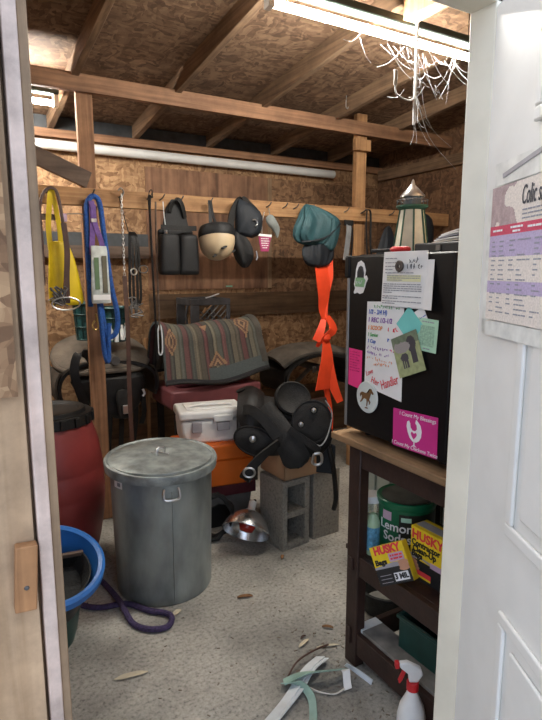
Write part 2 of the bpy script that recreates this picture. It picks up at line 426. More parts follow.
# osb patch on the plywood outside
trim(MB().box(-.5, .074, .882, .895, 1.385, 2.6), 'osb_wall')

def lumber(name, label, cat, m, box, bevel=.003, T=None, **k):
    x0, x1, y0, y1, z0, z1 = box
    c = V(((x0+x1)/2, (y0+y1)/2, z0))
    o = MB().box(x0-c.x, x1-c.x, y0-c.y, y1-c.y, 0, z1-z0, T).build(name, m, loc=c, bevel=bevel)
    return tag(o, label, cat, **k)
lumber('crossbeam', 'long brown wooden beam running below the rafters above the peg rail', 'beam', 'beam_x', (-.58, 3.66, 3.36, 3.40, 2.56, 2.655))
lumber('wooden_post', 'brown wooden post on the left behind the blue rope', 'post', 'post_z', (.695, .785, 3.40, 3.445, 0, 2.66), group='tack rail posts')
lumber('wooden_post', 'pale wooden post on the right, rising behind the black refrigerator', 'post', 'pine_z', (2.70, 2.795, 3.40, 3.445, 0, 2.72), group='tack rail posts')
lumber('wooden_block', 'short wooden block fastened across the top of the right post', 'block', 'pine_z', (2.66, 2.80, 3.355, 3.40, 2.45, 2.53))
T = Mx.Rotation(R(22), 4, 'Y')
o = lumber('brace_board', 'grey brown brace board slanting down to the left post below the beam', 'board', 'plank_grey', (-.1, .72, 3.365, 3.40, 1.94, 2.035), T=Mx.Translation((.41, 0, .1)) @ T @ Mx.Translation((-.41, 0, 0)))
lumber('ceiling_board', 'pale wooden board end under the ceiling beside the hanging rod', 'board', 'pine_z', (1.785, 1.86, 1.0, 1.95, 2.64, 2.73))

rail = thing('peg_rail', 'long pale pine board with nails carrying the hanging tack', 'peg rail', (0, 3.38, 1.94))
MB().box(-.58, 3.66, -.02, .02, 0, .10).build('board', 'pine_x', rail, bevel=.003)
for x in (.50, .735, .90, 1.07, 1.15, 1.272, 1.47, 1.70, 1.90, 2.03, 2.12, 2.25, 2.56, 2.72, 3.0, 3.25):
    MB().tube([(x, -.01, .055), (x+.012, -.05, .07), (x+.02, -.062, .09)], .004, 6).build('nail', 'dull_steel', rail)

# white pipe along the back wall
o = MB().tube([(-1.3, 0, 0), (1.35, 0, 0)], .034, 14).build('wall_pipe', 'pipe', loc=(1.75, 4.23, 2.435))
tag(o, 'long white pipe running along the top of the back wall', 'pipe')

# door with poster
DA = R(-117.8)
d = MB().box(0, .91, 0, .04, .02, 2.14).build('door_1', 'door_paint', loc=(1.08, .885, 0), rotz=DA, bevel=.002)
struct(d)
def panel(x0, x1, z0, z1):
    w = .028
    b = MB()
    for (a0, a1, c0, c1) in ((x0, x1, z0, z0+w), (x0, x1, z1-w, z1), (x0, x0+w, z0+w, z1-w), (x1-w, x1, z0+w, z1-w)):
        b.box(a0, a1, -.010, 0, c0, c1)
    b.build('panel_moulding', 'door_paint', d, bevel=.006, seg=3)
    MB().box(x0+w+.03, x1-w-.03, -.009, 0, z0+w+.03, z1-w-.03).build('raised_panel', 'door_paint', d, bevel=.008, seg=3)
for x0, x1 in ((.215, .475), (.535, .80)):
    panel(x0, x1, 1.845, 2.03); panel(x0, x1, 1.02, 1.76); panel(x0, x1, .2, .845)
MB().lathe([(.012, 0), (.012, .03), (.028, .045), (.03, .06), (.018, .072), (0, .074)], 20, Mx.Translation((.85, 0, .95)) @ Mx.Rotation(PI/2, 4, 'X')).build('door_knob', 'brass', d)

def on_door(s, z, off=.004): 
    return (1.08+s*math.cos(DA)+off*math.sin(DA), .885+s*math.sin(DA)-off*math.cos(DA), z)
pz = thing('health_poster', 'colic chart poster in clear sleeve taped to the white door', 'poster', on_door(.235, 1.465, .0135), 0, None, (0, 0, DA))
def pcol(u, v):
    x = u*.33; z = v*.28
    if z > .20:
        if u < .36 and NZ.noise(V((x*30, z*18, 2)))+.9-u*1.3 > .35:
            k = .5+.5*NZ.noise(V((x*70, z*50, 1))); return (.34+.2*k, .24+.16*k, .24+.16*k)
        return (.80, .71, .63)
    if z > .178: return (.62, .045, .11)
    if .135 < z <= .178 or .06 < z <= .085: return (.50, .41, .60)
    return (.80, .72, .65)
MB().grid(lambda u, v: (u*.33-.165, 0, v*.28), 88, 100, .0012, pcol).build('sheet', 'attr', pz, smooth=0)
text('Colic signs', .052, -.165+.135, .248, 'ink', pz, y=-.002, align='LEFT', sx=.50, shear=.15)
rows = []
for z in (.222, .214, .206): rows.append((-.165+.14, .15, z))
for c0, c1 in ((-.15, -.125), (-.115, -.08), (-.07, -.045), (-.035, .02), (.03, .085), (.095, .15)):
    for k in range(16):
        z = .166-k*.0098
        if random.random() < .8: rows.append((c0, random.uniform(c0+.012, c1), z))
lines(pz, 'ink_grey', rows, h=.0028)
lines(pz, 'white_print', [(-.15, -.1, .189), (-.07, -.02, .192), (-.06, -.03, .184), (.0, .06, .189)], h=.004)
b = MB()
for (x0, x1, z0, z1) in ((-.185, -.163, -.035, .28), (-.185, .19, -.035, -.002), (-.16, .19, .283, .33)):
    b.box(x0, x1, .0008, .0016, z0, z1)
b.build('clear_sleeve', mat('sleeve', (.76, .76, .71), .3, var=.15, scale=30), pz)
MB().ribbon([(-.12, -.001, .30), (0, -.001, .318), (.12, -.001, .335)], .009, (0, 0, 1), .001).build('tape_strip', 'grey_print', pz)

# turn block outside
tb = thing('latch_block', 'small wooden turn block nailed to the plywood beside the doorway', 'latch', (.062, .894, 1.042))
T = Mx.Rotation(R(4), 4, 'Y')
MB().box(-.016, .016, -.02, 0, 0, .108, T).build('block', 'block', tb, bevel=.002)
MB().lathe([(0, 0), (.004, 0), (.003, .002), (0, .0025)], 12, Mx.Translation((.003, -.02, .04)) @ Mx.Rotation(PI/2, 4, 'X')).build('nail_head', 'dull_steel', tb)

# ---------------------------------------------------------------- tube lights
def shop_light(label, loc, L):
    t = thing('tube_light', label, 'light', loc, 0, 'fluorescent tube lights')
    MB().box(-L/2, L/2, -.03, .03, .035, .075).build('fixture', 'fixture', t, bevel=.01)
    MB().tube([(-L/2+.03, 0, -.01), (L/2-.03, 0, -.01)], .016, 16).build('tube', 'tube_glow', t)
    for sx in (-1, 1): MB().box(sx*(L/2-.018)-.014, sx*(L/2-.018)+.014, -.022, .022, -.032, .035).build('end_cap', 'lamp_white', t, bevel=.003)
    for sx in (-1, 1): MB().tube([(sx*L*.36, 0, .07), (sx*L*.36, 0, rafz(loc[1])+.10-loc[2])], .0025, 6).build('hanging_wire', 'dull_steel', t)
    return t
shop_light('glowing fluorescent tube light below the rafters, wrapped in cobwebs', (1.78, 2.0, 2.60), 1.30)
shop_light('short glimpse of a second lit tube light behind the beam at left', (.02, 3.62, 2.555), 1.24)

# cobwebs
random.seed(3)
def web(label, loc, cords, sheets=()):
    t = thing('cobweb', label, 'cobweb', loc, 0, 'cobwebs')
    b = MB()
    for pts, r in cords: b.tube(smoothpts(pts, 5), r, 4)
    b.build('strands', 'web', t)
cords = []
for k in range(30):
    x = random.uniform(.0, .62); p = V((x, random.uniform(-.05, .05), random.uniform(-.01, .0)))
    q = V((x+random.uniform(-.15, .15), random.uniform(-.08, .05), -abs(random.gauss(.06, .06))-.015*(x > .2)-.06*(x > .3)*random.random()))
    m = (p+q)/2+V((0, 0, -.02))
    cords.append(([p, m, q], random.uniform(.0004, .0009)))
for k in range(16):
    a = V((random.uniform(.28, .5), random.uniform(-.05, .05), -random.uniform(.03, .2))); q = a+V((random.uniform(-.12, .12), random.uniform(-.03, .03), random.uniform(-.09, .05)))
    cords.append(([a, (a+q)/2+V((.01, 0, -.015)), q], random.uniform(.0006, .0016)))
web('clump of white cobwebs hanging under the right end of the tube light', (1.6, 2.0, 2.575), cords)
cords = []
for k in range(16):
    z = random.uniform(-.02, .12); p = V((.0, 0, z)); q = V((random.uniform(-.05, .09), random.uniform(-.06, .02), z-random.uniform(.03, .2)))
    cords.append(([p, (p+q)/2+V((.01, 0, -.02)), q], random.uniform(.0004, .001)))
cords.append(([(0, 0, .1), (.12, .02, -.08), (.34, .05, -.2)], .0015)); cords.append(([(0, 0, .3), (.1, .02, .0), (.3, .05, -.1)], .001))
web('wispy cobweb strands around the foot of the hanging rod', (1.88, 1.96, 2.27), cords)

# hanging white rod with hooked end
hr = thing('hanging_rod', 'thin white metal rod hanging from the ceiling with a hooked foot', 'hook rod', (1.88, 1.96, 2.225))
MB().tube([(0, 0, 0), (0, 0, .54)], .007, 10).build('rod', 'rod_grey', hr)
MB().tube(smoothpts([(.0, 0, .115), (-.03, 0, .10), (-.08, 0, .105), (-.115, 0, .125), (-.118, 0, .19)], 5), .004, 8).build('hook', 'rod_grey', hr)
MB().box(-.128, -.108, -.003, .003, .15, .215).build('plate', 'rod_grey', hr, bevel=.002)
sh = thing('string_hook', 'small string with metal hook hanging in front of the long beam', 'hook', (2.44, 3.2, 2.68))
MB().tube([(0, 0, .14), (.002, 0, .06), (0, 0, .02)], .002, 5).build('string', 'web', sh)
MB().tube(smoothpts([(0, 0, .04), (.0, 0, .0), (.012, 0, -.012), (.02, 0, .0)], 4), .004, 6).build('hook', 'steel', sh)

# ---------------------------------------------------------------- tack on the peg rail
RY = 3.355    # front face of the rail
# yellow bag
t = thing('yellow_bag', 'bright yellow bag hanging by two straps at the left end', 'bag', (.56, 3.33, 1.375))
MB().blob([(0, .01, 0, .085, .008), (.01, .01, 0, .098, .022), (.12, .006, 0, .092, .03), (.25, -.002, 0, .076, .026), (.345, -.02, 0, .05, .012), (.36, -.02, 0, .045, .006)], nz=.012, ns=9).build('bag_body', 'yellow', t, sub=1)
MB().ribbon(smoothpts([(-.06, -.005, .31), (-.065, -.01, .45), (-.05, -.03, .6), (-.04, -.03, .635)], 5), .028, (1, 0, 0), .004).build('strap', 'yellow', t)
MB().ribbon(smoothpts([(-.005, -.005, .33), (-.01, -.012, .45), (-.035, -.03, .6), (-.042, -.03, .63)], 5), .026, (1, 0, 0), .004).build('strap', 'yellow', t)
# leather bridle over the bag
t = thing('leather_bridle', 'brown leather bridle with dark buckles hanging over the yellow bag', 'bridle', (.52, 3.27, 1.99))
MB().tube(smoothpts([(-.075, .0, -.5), (-.07, .0, -.3), (-.07, .0, -.08), (-.03, .01, .015), (.02, .01, .01), (.04, 0, -.12), (.05, 0, -.3), (.03, 0, -.55)], 6), .0085, 8, flat=.5).build('headpiece', 'leather_brown', t)
MB().ribbon(smoothpts([(.045, -.01, -.16), (.055, -.012, -.3), (.045, -.012, -.46), (.04, -.012, -.6)], 5), .03, (1, 0, 0), .005).build('cheek_strap', 'leather_brown', t)
b = MB()
for k in range(9):
    a = random.uniform(0, 2*PI); b.tube([(random.uniform(-.06, .05), -.02+random.uniform(-.01, .01), -.50-random.uniform(0, .12)) for _ in range(4)], .006, 6)
b.build('buckles', 'dull_steel', t)
MB().tube([(.03+.075*math.cos(a), -.035, -.60+.035*math.sin(a)) for a in [2*PI*i/24 for i in range(24)]], .0045, 8, True).build('bit_ring', 'steel', t)
# short stick with hook
t = thing('hook_stick', 'short grey wooden stick with a purple end beside the yellow bag', 'stick', (.52, 3.335, 1.865))
MB().box(-.12, .03, -.018, .0, -.016, .016).build('stick', 'plank_grey', t, bevel=.003)
MB().box(.03, .075, -.02, .002, -.022, .022).build('grip', 'lilac', t, bevel=.003)
MB().tube(smoothpts([(.075, -.01, .02), (.13, -.01, .025), (.19, -.01, .02)], 4), .003, 6).build('wire', 'steel', t)

# blue rope with purple halter
t = thing('blue_rope', 'thick blue lead rope looped over the left post', 'rope', (.74, 3.30, 1.985))
MB().tube(smoothpts([(-.045, 0, -.62), (-.045, 0, -.3), (-.042, 0, -.08), (-.02, 0, -.01), (.012, .0, .0), (.035, 0, -.04), (.05, 0, -.2), (.075, -.005, -.48), (.105, -.005, -.66), (.10, -.005, -.76), (.07, -.005, -.80), (.035, -.005, -.78), (.012, 0, -.6)], 7), .0155, 10).build('rope', 'blue_rope', t)
MB().tube(smoothpts([(.0, -.012, -.58), (.01, -.012, -.75), (.02, -.012, -.90), (.04, -.012, -.945), (.045, -.014, -.8), (.055, -.01, -.72)], 6), .014, 10).build('rope_end', 'blue_rope', t)
MB().tube(smoothpts([(-.03, -.02, -.70), (-.045, -.02, -.73), (-.03, -.02, -.755), (-.012, -.02, -.735), (-.022, -.02, -.66)], 5), .006, 8).build('snap', 'brass', t)
t = thing('purple_halter', 'purple webbing halter hanging inside the blue rope loop', 'halter', (.745, 3.275, 1.96))
MB().ribbon(smoothpts([(-.022, 0, 0), (-.018, 0, -.1), (-.03, 0, -.24), (-.032, .0, -.3)], 5), [.03]*16, (1, 0, 0), .006).build('webbing', 'purple', t)
MB().ribbon(smoothpts([(-.015, -.006, -.02), (-.01, -.006, -.12), (.02, -.006, -.22), (.035, -.004, -.3)], 5), .028, (1, 0, 0), .006).build('webbing', 'purple', t)
MB().box(-.03, .0, -.012, -.004, -.118, -.098).build('slide', 'steel', t, bevel=.002)
t = thing('plastic_pouch', 'clear plastic pouch with green card hanging below the purple halter', 'pouch', (.748, 3.255, 1.385))
MB().blob([(0, 0, 0, .053, .003), (.01, 0, 0, .054, .01), (.15, 0, 0, .05, .012), (.30, 0, 0, .046, .008), (.325, 0, 0, .044, .002)], nz=.004, ns=20, pw=4).build('sleeve', 'pouch', t)
MB().box(-.034, -.008, -.016, -.012, .08, .26).build('card', mat('card_green', (.12, .20, .10), .6), t)
MB().box(.010, .036, -.016, -.012, .06, .27).build('card', mat('card_olive', (.13, .12, .08), .6), t)
MB().box(-.048, .048, -.0145, -.012, .02, .05).build('label', 'white_print', t)

# chain lead
t = thing('chain_lead', 'steel chain hanging on a nail with long brown leather strap', 'lead', (.90, 3.30, 2.0))
b = MB()
for k in range(26):
    z = -.018*k; q = k % 2
    b.tube([(((.006 if q else .001)*math.cos(a)), ((.001 if q else .006)*math.cos(a)), z+.013*math.sin(a)) for a in [2*PI*i/10 for i in range(10)]], .0022, 5, True)
b.build('chain', 'steel', t)
MB().tube(smoothpts([(-.015, 0, .03), (0, 0, .045), (.015, 0, .02), (.0, 0, -.01)], 4), .004, 6).build('hook', 'steel', t)
MB().ribbon(smoothpts([(0, 0, -.46), (.004, -.005, -.8), (.0, 0, -1.2), (.006, 0, -1.62)], 5), .026, (1, .1, 0), .005).build('strap', 'leather_brown', t)
# black bridle
t = thing('black_bridle', 'black leather bridle bundle hanging right of the steel chain', 'bridle', (.965, 3.32, 1.78))
for dx in (-.03, -.01, .012, .03):
    MB().ribbon(smoothpts([(dx*.4, .02, .02), (dx*.8, -.01, -.03), (dx, -.012, -.2), (dx*1.1, -.01, -.36), (dx*.6, -.01, -.42)], 5), .016, (1, dx*9, 0), .004).build('strap', 'leather', t)
MB().tube([(.05+.028*math.cos(a), -.02, -.2+.022*math.sin(a)) for a in [2*PI*i/16 for i in range(16)]], .004, 6, True).build('ring', 'dull_steel', t)
MB().tube([(-.01+.018*math.cos(a), -.025, -.215+.018*math.sin(a)) for a in [2*PI*i/16 for i in range(16)]], .0045, 6, True).build('ring', 'steel', t)
b = MB()
for k in range(8): b.tube(smoothpts([(random.uniform(-.05, .05), -.015, -.36-random.uniform(0, .14)) for _ in range(3)], 4), .0045, 6)
b.build('curb_chain', 'dull_steel', t)
MB().tube(smoothpts([(-.02, .02, .02), (-.06, .03, .2), (-.065, .0, .21)], 4), .003, 5).build('hanger_cord', 'leather', t)
# crop and lead
t = thing('riding_crop', 'long thin black riding crop hanging from the peg rail', 'crop', (1.075, 3.30, 2.0))
MB().tube(smoothpts([(.0, -.01, .0), (-.008, 0, -.03), (.0, 0, -.5), (.012, 0, -.98)], 5), [.01]*6+[.007]*10, 8).build('shaft', 'leather', t)
MB().tube(smoothpts([(-.008, 0, -.03), (-.008, 0, .03), (.006, -.01, .045), (.014, 0, .0)], 4), .003, 6).build('wrist_loop', 'leather', t)
t = thing('grey_crop', 'thin grey crop with pale looped tip beside the black crop', 'crop', (1.105, 3.30, 1.98))
MB().tube(smoothpts([(0, 0, .0), (-.004, 0, -.3), (.0, 0, -.78)], 5), .006, 8).build('shaft', 'plank_grey', t)
MB().tube(smoothpts([(-.012, 0, -.78), (-.014, 0, -.9), (0, 0, -.93), (.014, 0, -.9), (.012, 0, -.78), (0, 0, -.74), (-.012, 0, -.78)], 4), .005, 6).build('tip_loop', 'strip_white', t)
t = thing('grooming_tool', 'slim white handled grooming tool hanging beside the black saddle bag', 'tool', (1.155, 3.31, 1.985))
MB().tube([(0, 0, 0), (.004, 0, -.08), (.012, 0, -.15)], .003, 6).build('cord', 'strip_white', t)
MB().lathe([(.004, -.22), (.011, -.2), (.01, -.16), (.004, -.145)], 12, Mx.Translation((.012, 0, 0)), True).build('handle', 'white_plastic', t)

# saddle bag with two pockets
t = thing('saddle_bag', 'black saddle bag with two bottle pockets hanging on the peg rail', 'bag', (1.235, 3.30, 1.545))
for cx in (-.062, .062):
    b = MB(); b.blob([(0, cx, -.02, .062, .030), (.008, cx, -.02, .066, .044), (.13, cx, -.022, .064, .048), (.235, cx*.98, -.022, .062, .046), (.25, cx*.98, -.022, .056, .04)], pw=3.4, nz=.004, ns=14)
    b.build('pocket', 'nylon_black', t, sub=1)
MB().prism([(-.118, .02), (.118, .02), (.115, .27), (.09, .285), (.065, .40), (.02, .46), (-.02, .46), (-.06, .40), (-.085, .285), (-.115, .27)], .02, .035).build('back_panel', 'nylon_black', t, bevel=.006)
MB().ribbon(smoothpts([(-.04, .012, .38), (-.02, -.0, .44), (.012, -.005, .455), (.04, .0, .42), (.06, .014, .35)], 4), .028, (.8, .3, .5), .008).build('handle', 'leather_grey', t)
MB().ribbon([(-.115, -.035, .285), (0, -.06, .28), (.115, -.035, .285)], .03, (0, 0, 1), .006).build('trim_band', 'leather', t)

# helmet
t = thing('riding_helmet', 'beige riding helmet with black rim hanging by its strap', 'helmet', (1.475, 3.235, 1.63))
T = Mx.Translation((0, 0, .11)) @ Mx.Rotation(R(-10), 4, 'X') @ Mx.Rotation(R(3), 4, 'Y')
prof = [(.0, -.105), (.03, -.102), (.06, -.09), (.09, -.06), (.106, -.02), (.111, .02), (.109, .05)]
MB().lathe(prof, 36, T @ Mx.Diagonal((1, 1.2, 1, 1))).build('shell', 'beige', t, sub=1)
MB().lathe([(.111, .035), (.115, .05), (.112, .085), (.10, .108), (.09, .112), (.09, .06), (.107, .04)], 36, T @ Mx.Diagonal((1, 1.2, 1, 1))).build('rim', 'nylon_black', t, sub=1)
MB().lathe([(.0, .10), (.092, .10), (.0, .06)], 30, T @ Mx.Diagonal((1, 1.2, 1, 1))).build('liner', 'nylon_black', t)
for (x, z, a) in ((-.040, -.086, 40), (-.004, -.048, 24), (.088, -.05, 25)):
    y = -.133*math.sqrt(max(.05, 1-(x/.112)**2-((z-.02)/.128)**2))
    T2 = T @ Mx.Translation((x, y, z)) @ Mx.Rotation(R(-a), 4, 'Y')
    MB().prism(circ(14, .022, .008), -.006, .01, T2).build('vent', 'black_plastic', t, bevel=.002)
MB().ribbon(smoothpts([(-.03, .03, .2), (-.02, .05, .28), (-.015, .07, .38)], 4), .022, (1, 0, 0), .004).build('chin_strap', 'nylon_black', t)
MB().ribbon(smoothpts([(.025, .03, .2), (.0, .05, .28), (-.01, .068, .38)], 4), .02, (1, .3, 0), .004).build('chin_strap', 'nylon_black', t)

# black pommel bag
t = thing('pommel_bag', 'crumpled black and grey pouch bag hanging right of the helmet', 'bag', (1.69, 3.30, 1.60))
MB().blob([(.19, .02, -.03, .06, .03), (.205, .02, -.03, .085, .055), (.28, .025, -.035, .10, .066), (.36, .02, -.03, .088, .05), (.41, 0, -.015, .05, .02), (.418, 0, -.01, .03, .01)], nz=.034, ns=15).build('main_pouch', 'nylon_navy', t, sub=1)
MB().blob([(0, .01, -.02, .02, .015), (.015, .005, -.025, .05, .035), (.08, -.01, -.03, .075, .05), (.16, -.035, -.03, .07, .045), (.24, -.06, -.02, .035, .03), (.25, -.06, -.02, .02, .015)], nz=.034, ns=16).build('lower_pouch', 'nylon_black', t, sub=1)
MB().ribbon(smoothpts([(-.085, -.03, .17), (-.10, -.03, .28), (-.06, -.02, .38), (-.01, -.015, .43), (.03, -.03, .40), (.06, -.06, .36)], 5), .05, [(1, .2, .3)]*26, .006).build('flap', 'leather_grey', t)
MB().tube([(.03+.022*math.cos(a), -.108, .275+.02*math.sin(a)) for a in [PI*1.05*i/14-PI*.4 for i in range(15)]], .004, 6).build('ring', 'steel', t)
MB().tube([(.07, -.06, .10), (.078, -.06, .06), (.072, -.055, .04)], .004, 6).build('clip', 'steel', t)
# pink tag and grey net
t = thing('pink_tag', 'small pink scoop shaped tag with white writing on the peg rail', 'tag', (1.865, 3.32, 1.70))
MB().prism([(-.03, 0), (.03, 0), (.05, .10), (-.05, .11)], -.006, 0).build('tag_card', 'pink_tag', t, bevel=.002)
MB().ribbon([(-.052, -.007, .11), (.052, -.007, .104)], .016, (0, 0, 1), .004).build('top_band', 'white_print', t)
lines(t, 'white_print', [(-.03, .03, .085), (-.03, .035, .07), (-.028, .028, .055), (-.024, .026, .04), (-.018, .02, .025)], y=-.008, h=.006)
MB().tube([(-.02, -.003, .12), (-.022, -.003, .19), (.0, 0, .26)], .004, 6).build('hanger', 'steel', t)
t = thing('hay_net', 'small grey net bundle hanging from a nail beside the pink tag', 'net', (1.94, 3.325, 1.79))
MB().blob([(.0, .03, 0, .006, .006), (.05, .025, -.01, .028, .02), (.1, -.01, -.012, .05, .025), (.14, -.03, -.01, .045, .022), (.155, -.03, -.01, .02, .012)], nz=.02, ns=14).build('net_mesh', 'net', t, sub=1)
MB().tube([(-.03, 0, .15), (-.035, .005, .20)], .003, 6).build('cord', 'net', t)

# teal jacket and orange streamers
t = thing('teal_jacket', 'bunched teal cloth jacket hanging above the orange streamers', 'jacket', (2.265, 3.30, 1.60))
def foldblob(secs, amp, k, ph, seg=56):
    rs = []
    for j, (z, cx, cy, rx, ry) in enumerate(secs):
        ring = []
        for i in range(seg):
            a = 2*PI*i/seg; f = 1+amp*math.sin(k*a+ph+z*9)+amp*.7*math.sin((k*2+1)*a+z*14)
            p = V((cx+rx*f*math.cos(a), cy+ry*f*math.sin(a), z)); p += V(NZ.noise_vector(p*9))*.022+V(NZ.noise_vector(p*24+V((3, 1, 2))))*.010; ring.append(p)
        rs.append(ring)
    m = MB(); m.rings(rs); return m
foldblob([(.15, -.03, -.03, .05, .02), (.16, -.04, -.03, .12, .05), (.20, -.04, -.035, .16, .06), (.27, -.01, -.04, .17, .065), (.34, .01, -.04, .15, .06), (.385, -.03, -.03, .10, .04), (.42, -.06, -.02, .05, .02), (.43, -.06, -.015, .02, .01)], .16, 6, .6).build('jacket_body', 'teal', t, sub=1)
foldblob([(.11, .09, -.05, .03, .02), (.13, .09, -.05, .06, .03), (.22, .11, -.06, .065, .035), (.32, .12, -.05, .055, .03), (.35, .10, -.045, .02, .02)], .10, 4, 0).build('sleeve', 'teal', t, sub=1)
foldblob([(0, .01, -.02, .04, .02), (.015, .01, -.03, .10, .04), (.08, .01, -.03, .135, .05), (.16, .02, -.02, .13, .05), (.18, .02, -.02, .06, .03)], .10, 5, 2).build('lining', 'nylon_navy', t, sub=1)
MB().ribbon(smoothpts([(-.15, -.06, .17), (-.08, -.085, .175), (.02, -.098, .20), (.10, -.095, .25), (.16, -.08, .30)], 5), .010, (0, .2, 1), .010).build('piping', 'nylon_navy', t)
t = thing('orange_streamer', 'bright orange knotted cloth streamer hanging below the teal jacket', 'streamer', (2.31, 3.29, 1.62))
def rib(pts, ws, name='band', dy=0, wd=(1, .25, .0)):
    P = smoothpts(pts, 5); n_ = len(P); W = []
    for i in range(n_):
        f = i/(n_-1)*(len(ws)-1); a = int(min(f, len(ws)-2)); W.append(ws[a]+(ws[a+1]-ws[a])*(f-a))
    b_ = MB(); b_.ribbon(P, W, wd, .005); return b_.build(name, 'orange_cloth', t, sub=0)
rib([(.0, 0, .02), (.0, -.03, -.10), (.02, -.02, -.22), (.03, 0, -.33), (.06, .0, -.42)], [.13, .14, .12, .09, .05])
rib([(.07, .005, .03), (.06, -.0, -.1), (.045, .01, -.25), (.04, .0, -.4)], [.07, .09, .06, .05], wd=(1, -.3, 0))
rib([(.06, -.01, -.38), (.10, -.03, -.47), (.04, -.03, -.52), (.0, -.01, -.56), (-.02, 0, -.60)], [.05, .09, .07, .06, .03])
rib([(.02, -.02, -.40), (-.02, -.04, -.48), (-.05, -.03, -.55)], [.04, .06, .06], wd=(1, -.5, 0))
rib([(.05, 0, -.52), (.05, -.03, -.66), (.03, -.03, -.80), (.02, -.02, -.92)], [.05, .12, .14, .16])
rib([(.08, .01, -.62), (.12, .01, -.85), (.20, .0, -1.04)], [.06, .08, .05], wd=(1, -.4, 0))
rib([(.09, .03, -.92), (.15, .05, -1.15), (.17, .07, -1.32)], [.07, .06, .04], wd=(1, .4, 0))
MB().blob([(-.56, .045, -.02, .02, .015), (-.545, .045, -.02, .04, .03), (-.51, .045, -.02, .03, .028), (-.5, .045, -.02, .015, .012)], nz=.01, ns=20).build('knot', 'orange_cloth', t, sub=1)
# strap and leash at the right post
t = thing('grey_strap', 'grey buckle strap hanging left of the right post', 'strap', (2.585, 3.32, 1.95))
MB().ribbon(smoothpts([(-.01, 0, -.02), (-.012, -.01, -.1), (-.03, 0, -.3)], 4), .05, (1, .2, 0), .006).build('webbing', 'grey_strap', t)
MB().ribbon(smoothpts([(.01, 0, -.02), (.03, 0, -.12), (.02, 0, -.3)], 4), .018, (1, .2, 0), .006).build('edge_strap', 'nylon_black', t)
MB().box(-.05, .03, -.012, .004, -.05, -.01).build('buckle', 'nylon_black', t, bevel=.004)
t = thing('black_leash', 'thin black leash hanging in front of the right post', 'leash', (2.74, 3.315, 2.02))
MB().tube(smoothpts([(-.04, 0, -.02), (0, -.01, .0), (.04, 0, -.03), (.045, 0, -.25), (.075, 0, -.4)], 5), .009, 8, flat=.5).build('strap', 'nylon_black', t)
MB().tube(smoothpts([(.0, -.005, .0), (-.0, 0, -.1), (.01, 0, -.26), (.03, 0, -.4)], 5), .007, 8, flat=.5).build('strap', 'nylon_black', t)
t = thing('dark_cloth', 'dark navy cloth hanging from the peg rail behind the paper stack', 'cloth', (3.27, 3.315, 1.60))
foldblob([(0, 0, 0, .03, .02), (.02, 0, 0, .15, .05), (.25, 0, -.01, .15, .05), (.40, .0, 0, .13, .04), (.43, 0, .01, .05, .02)], .12, 5, 1).build('cloth_folds', 'nylon_navy', t, sub=1)
t = thing('dark_cloth', 'dark navy cloth hanging low behind the model lighthouse', 'cloth', (2.93, 3.315, 1.42))
foldblob([(0, 0, 0, .03, .02), (.02, 0, 0, .14, .05), (.25, 0, -.01, .11, .05), (.42, .02, 0, .06, .03), (.5, .04, .01, .02, .015)], .12, 5, 1).build('cloth_folds', 'nylon_navy', t, sub=1)

# ---------------------------------------------------------------- saddles on the back wall
def saddle_rack(label, loc):
    t = thing('saddle_rack', label, 'saddle rack', loc, 0, 'wall saddle racks')
    MB().tube([(0, -.62, 0), (0, .0, 0)], .03, 12).build('bar', 'dull_steel', t)
    MB().box(-.06, .06, -.0, .02, -.12, .1).build('wall_plate', 'plank_dark', t)
    MB().tube([(0, -.45, -.02), (0, -.01, -.35)], .02, 10).build('strut', 'dull_steel', t)
    return t
def arch(rx, rz, y0, y1, a0, a1, zo=0, lift=None, flare=0.):
    def fn(u, v):
        a = R(a0+(a1-a0)*u); y = y0+(y1-y0)*v; k = 1+(flare*(2*v-1)**2)
        return (rx*math.sin(a)*k, y, zo+rz*math.cos(a)+(lift(u, v) if lift else 0))
    return fn
saddle_rack('steel wall rack carrying the left grey saddle', (.91, 4.26, .98))
# left saddle: wide pale saddle seen end-on, its broad flaps drooping both sides
t = thing('pale_saddle', 'pale grey saddle with black skirts on the wall behind the left post', 'saddle', (.885, 3.94, 1.0))
def dish(u, v):
    a = 2*PI*u; r = .02+.98*v; x = .32*r*math.cos(a); y = .25*r*math.sin(a)
    return (x, y, .015-.05*(x/.32)**2+.42*y+.035*(1-r*r)+.04*max(0, abs(math.cos(a))-.6)*r**6+.01*math.sin(3*a)*r)
MB().grid(dish, 56, 14, .022).build('seat', 'felt_grey', t)
def rim(u): a = 2*PI*u; p = dish(u, 1.); return (p[0]*1.005, p[1]*1.005, p[2]-.012)
MB().tube([rim(i/56) for i in range(56)], .019, 10, True).build('binding', 'felt_grey', t)
MB().grid(arch(.325, .20, -.22, .2, -104, 104, -.22, lambda u, v: .02*math.sin(9*u)), 36, 10, .02).build('skirt', 'leather', t)
MB().grid(arch(.345, .26, -.20, .16, -112, -66, -.20), 12, 8, .014).build('flap', 'felt_dark', t)
MB().grid(arch(.345, .26, -.20, .16, 66, 112, -.20), 12, 8, .014).build('flap', 'felt_dark', t)
MB().blob([(-.44, .07, -.20, .03, .012), (-.42, .06, -.20, .09, .04), (-.30, .03, -.18, .21, .06), (-.14, .0, -.16, .27, .08), (-.10, .0, -.14, .2, .05)], nz=.025).build('gullet_pad', 'leather', t, sub=1)
MB().blob([(-.43, .08, -.27, .03, .01), (-.41, .08, -.27, .045, .018), (-.27, .07, -.265, .055, .022), (-.22, .07, -.26, .04, .018)], nz=.006).build('centre_strap', 'leather_grey', t, sub=1)
MB().box(.06, .11, -.302, -.288, -.39, -.33).build('buckle', 'steel', t, bevel=.004)
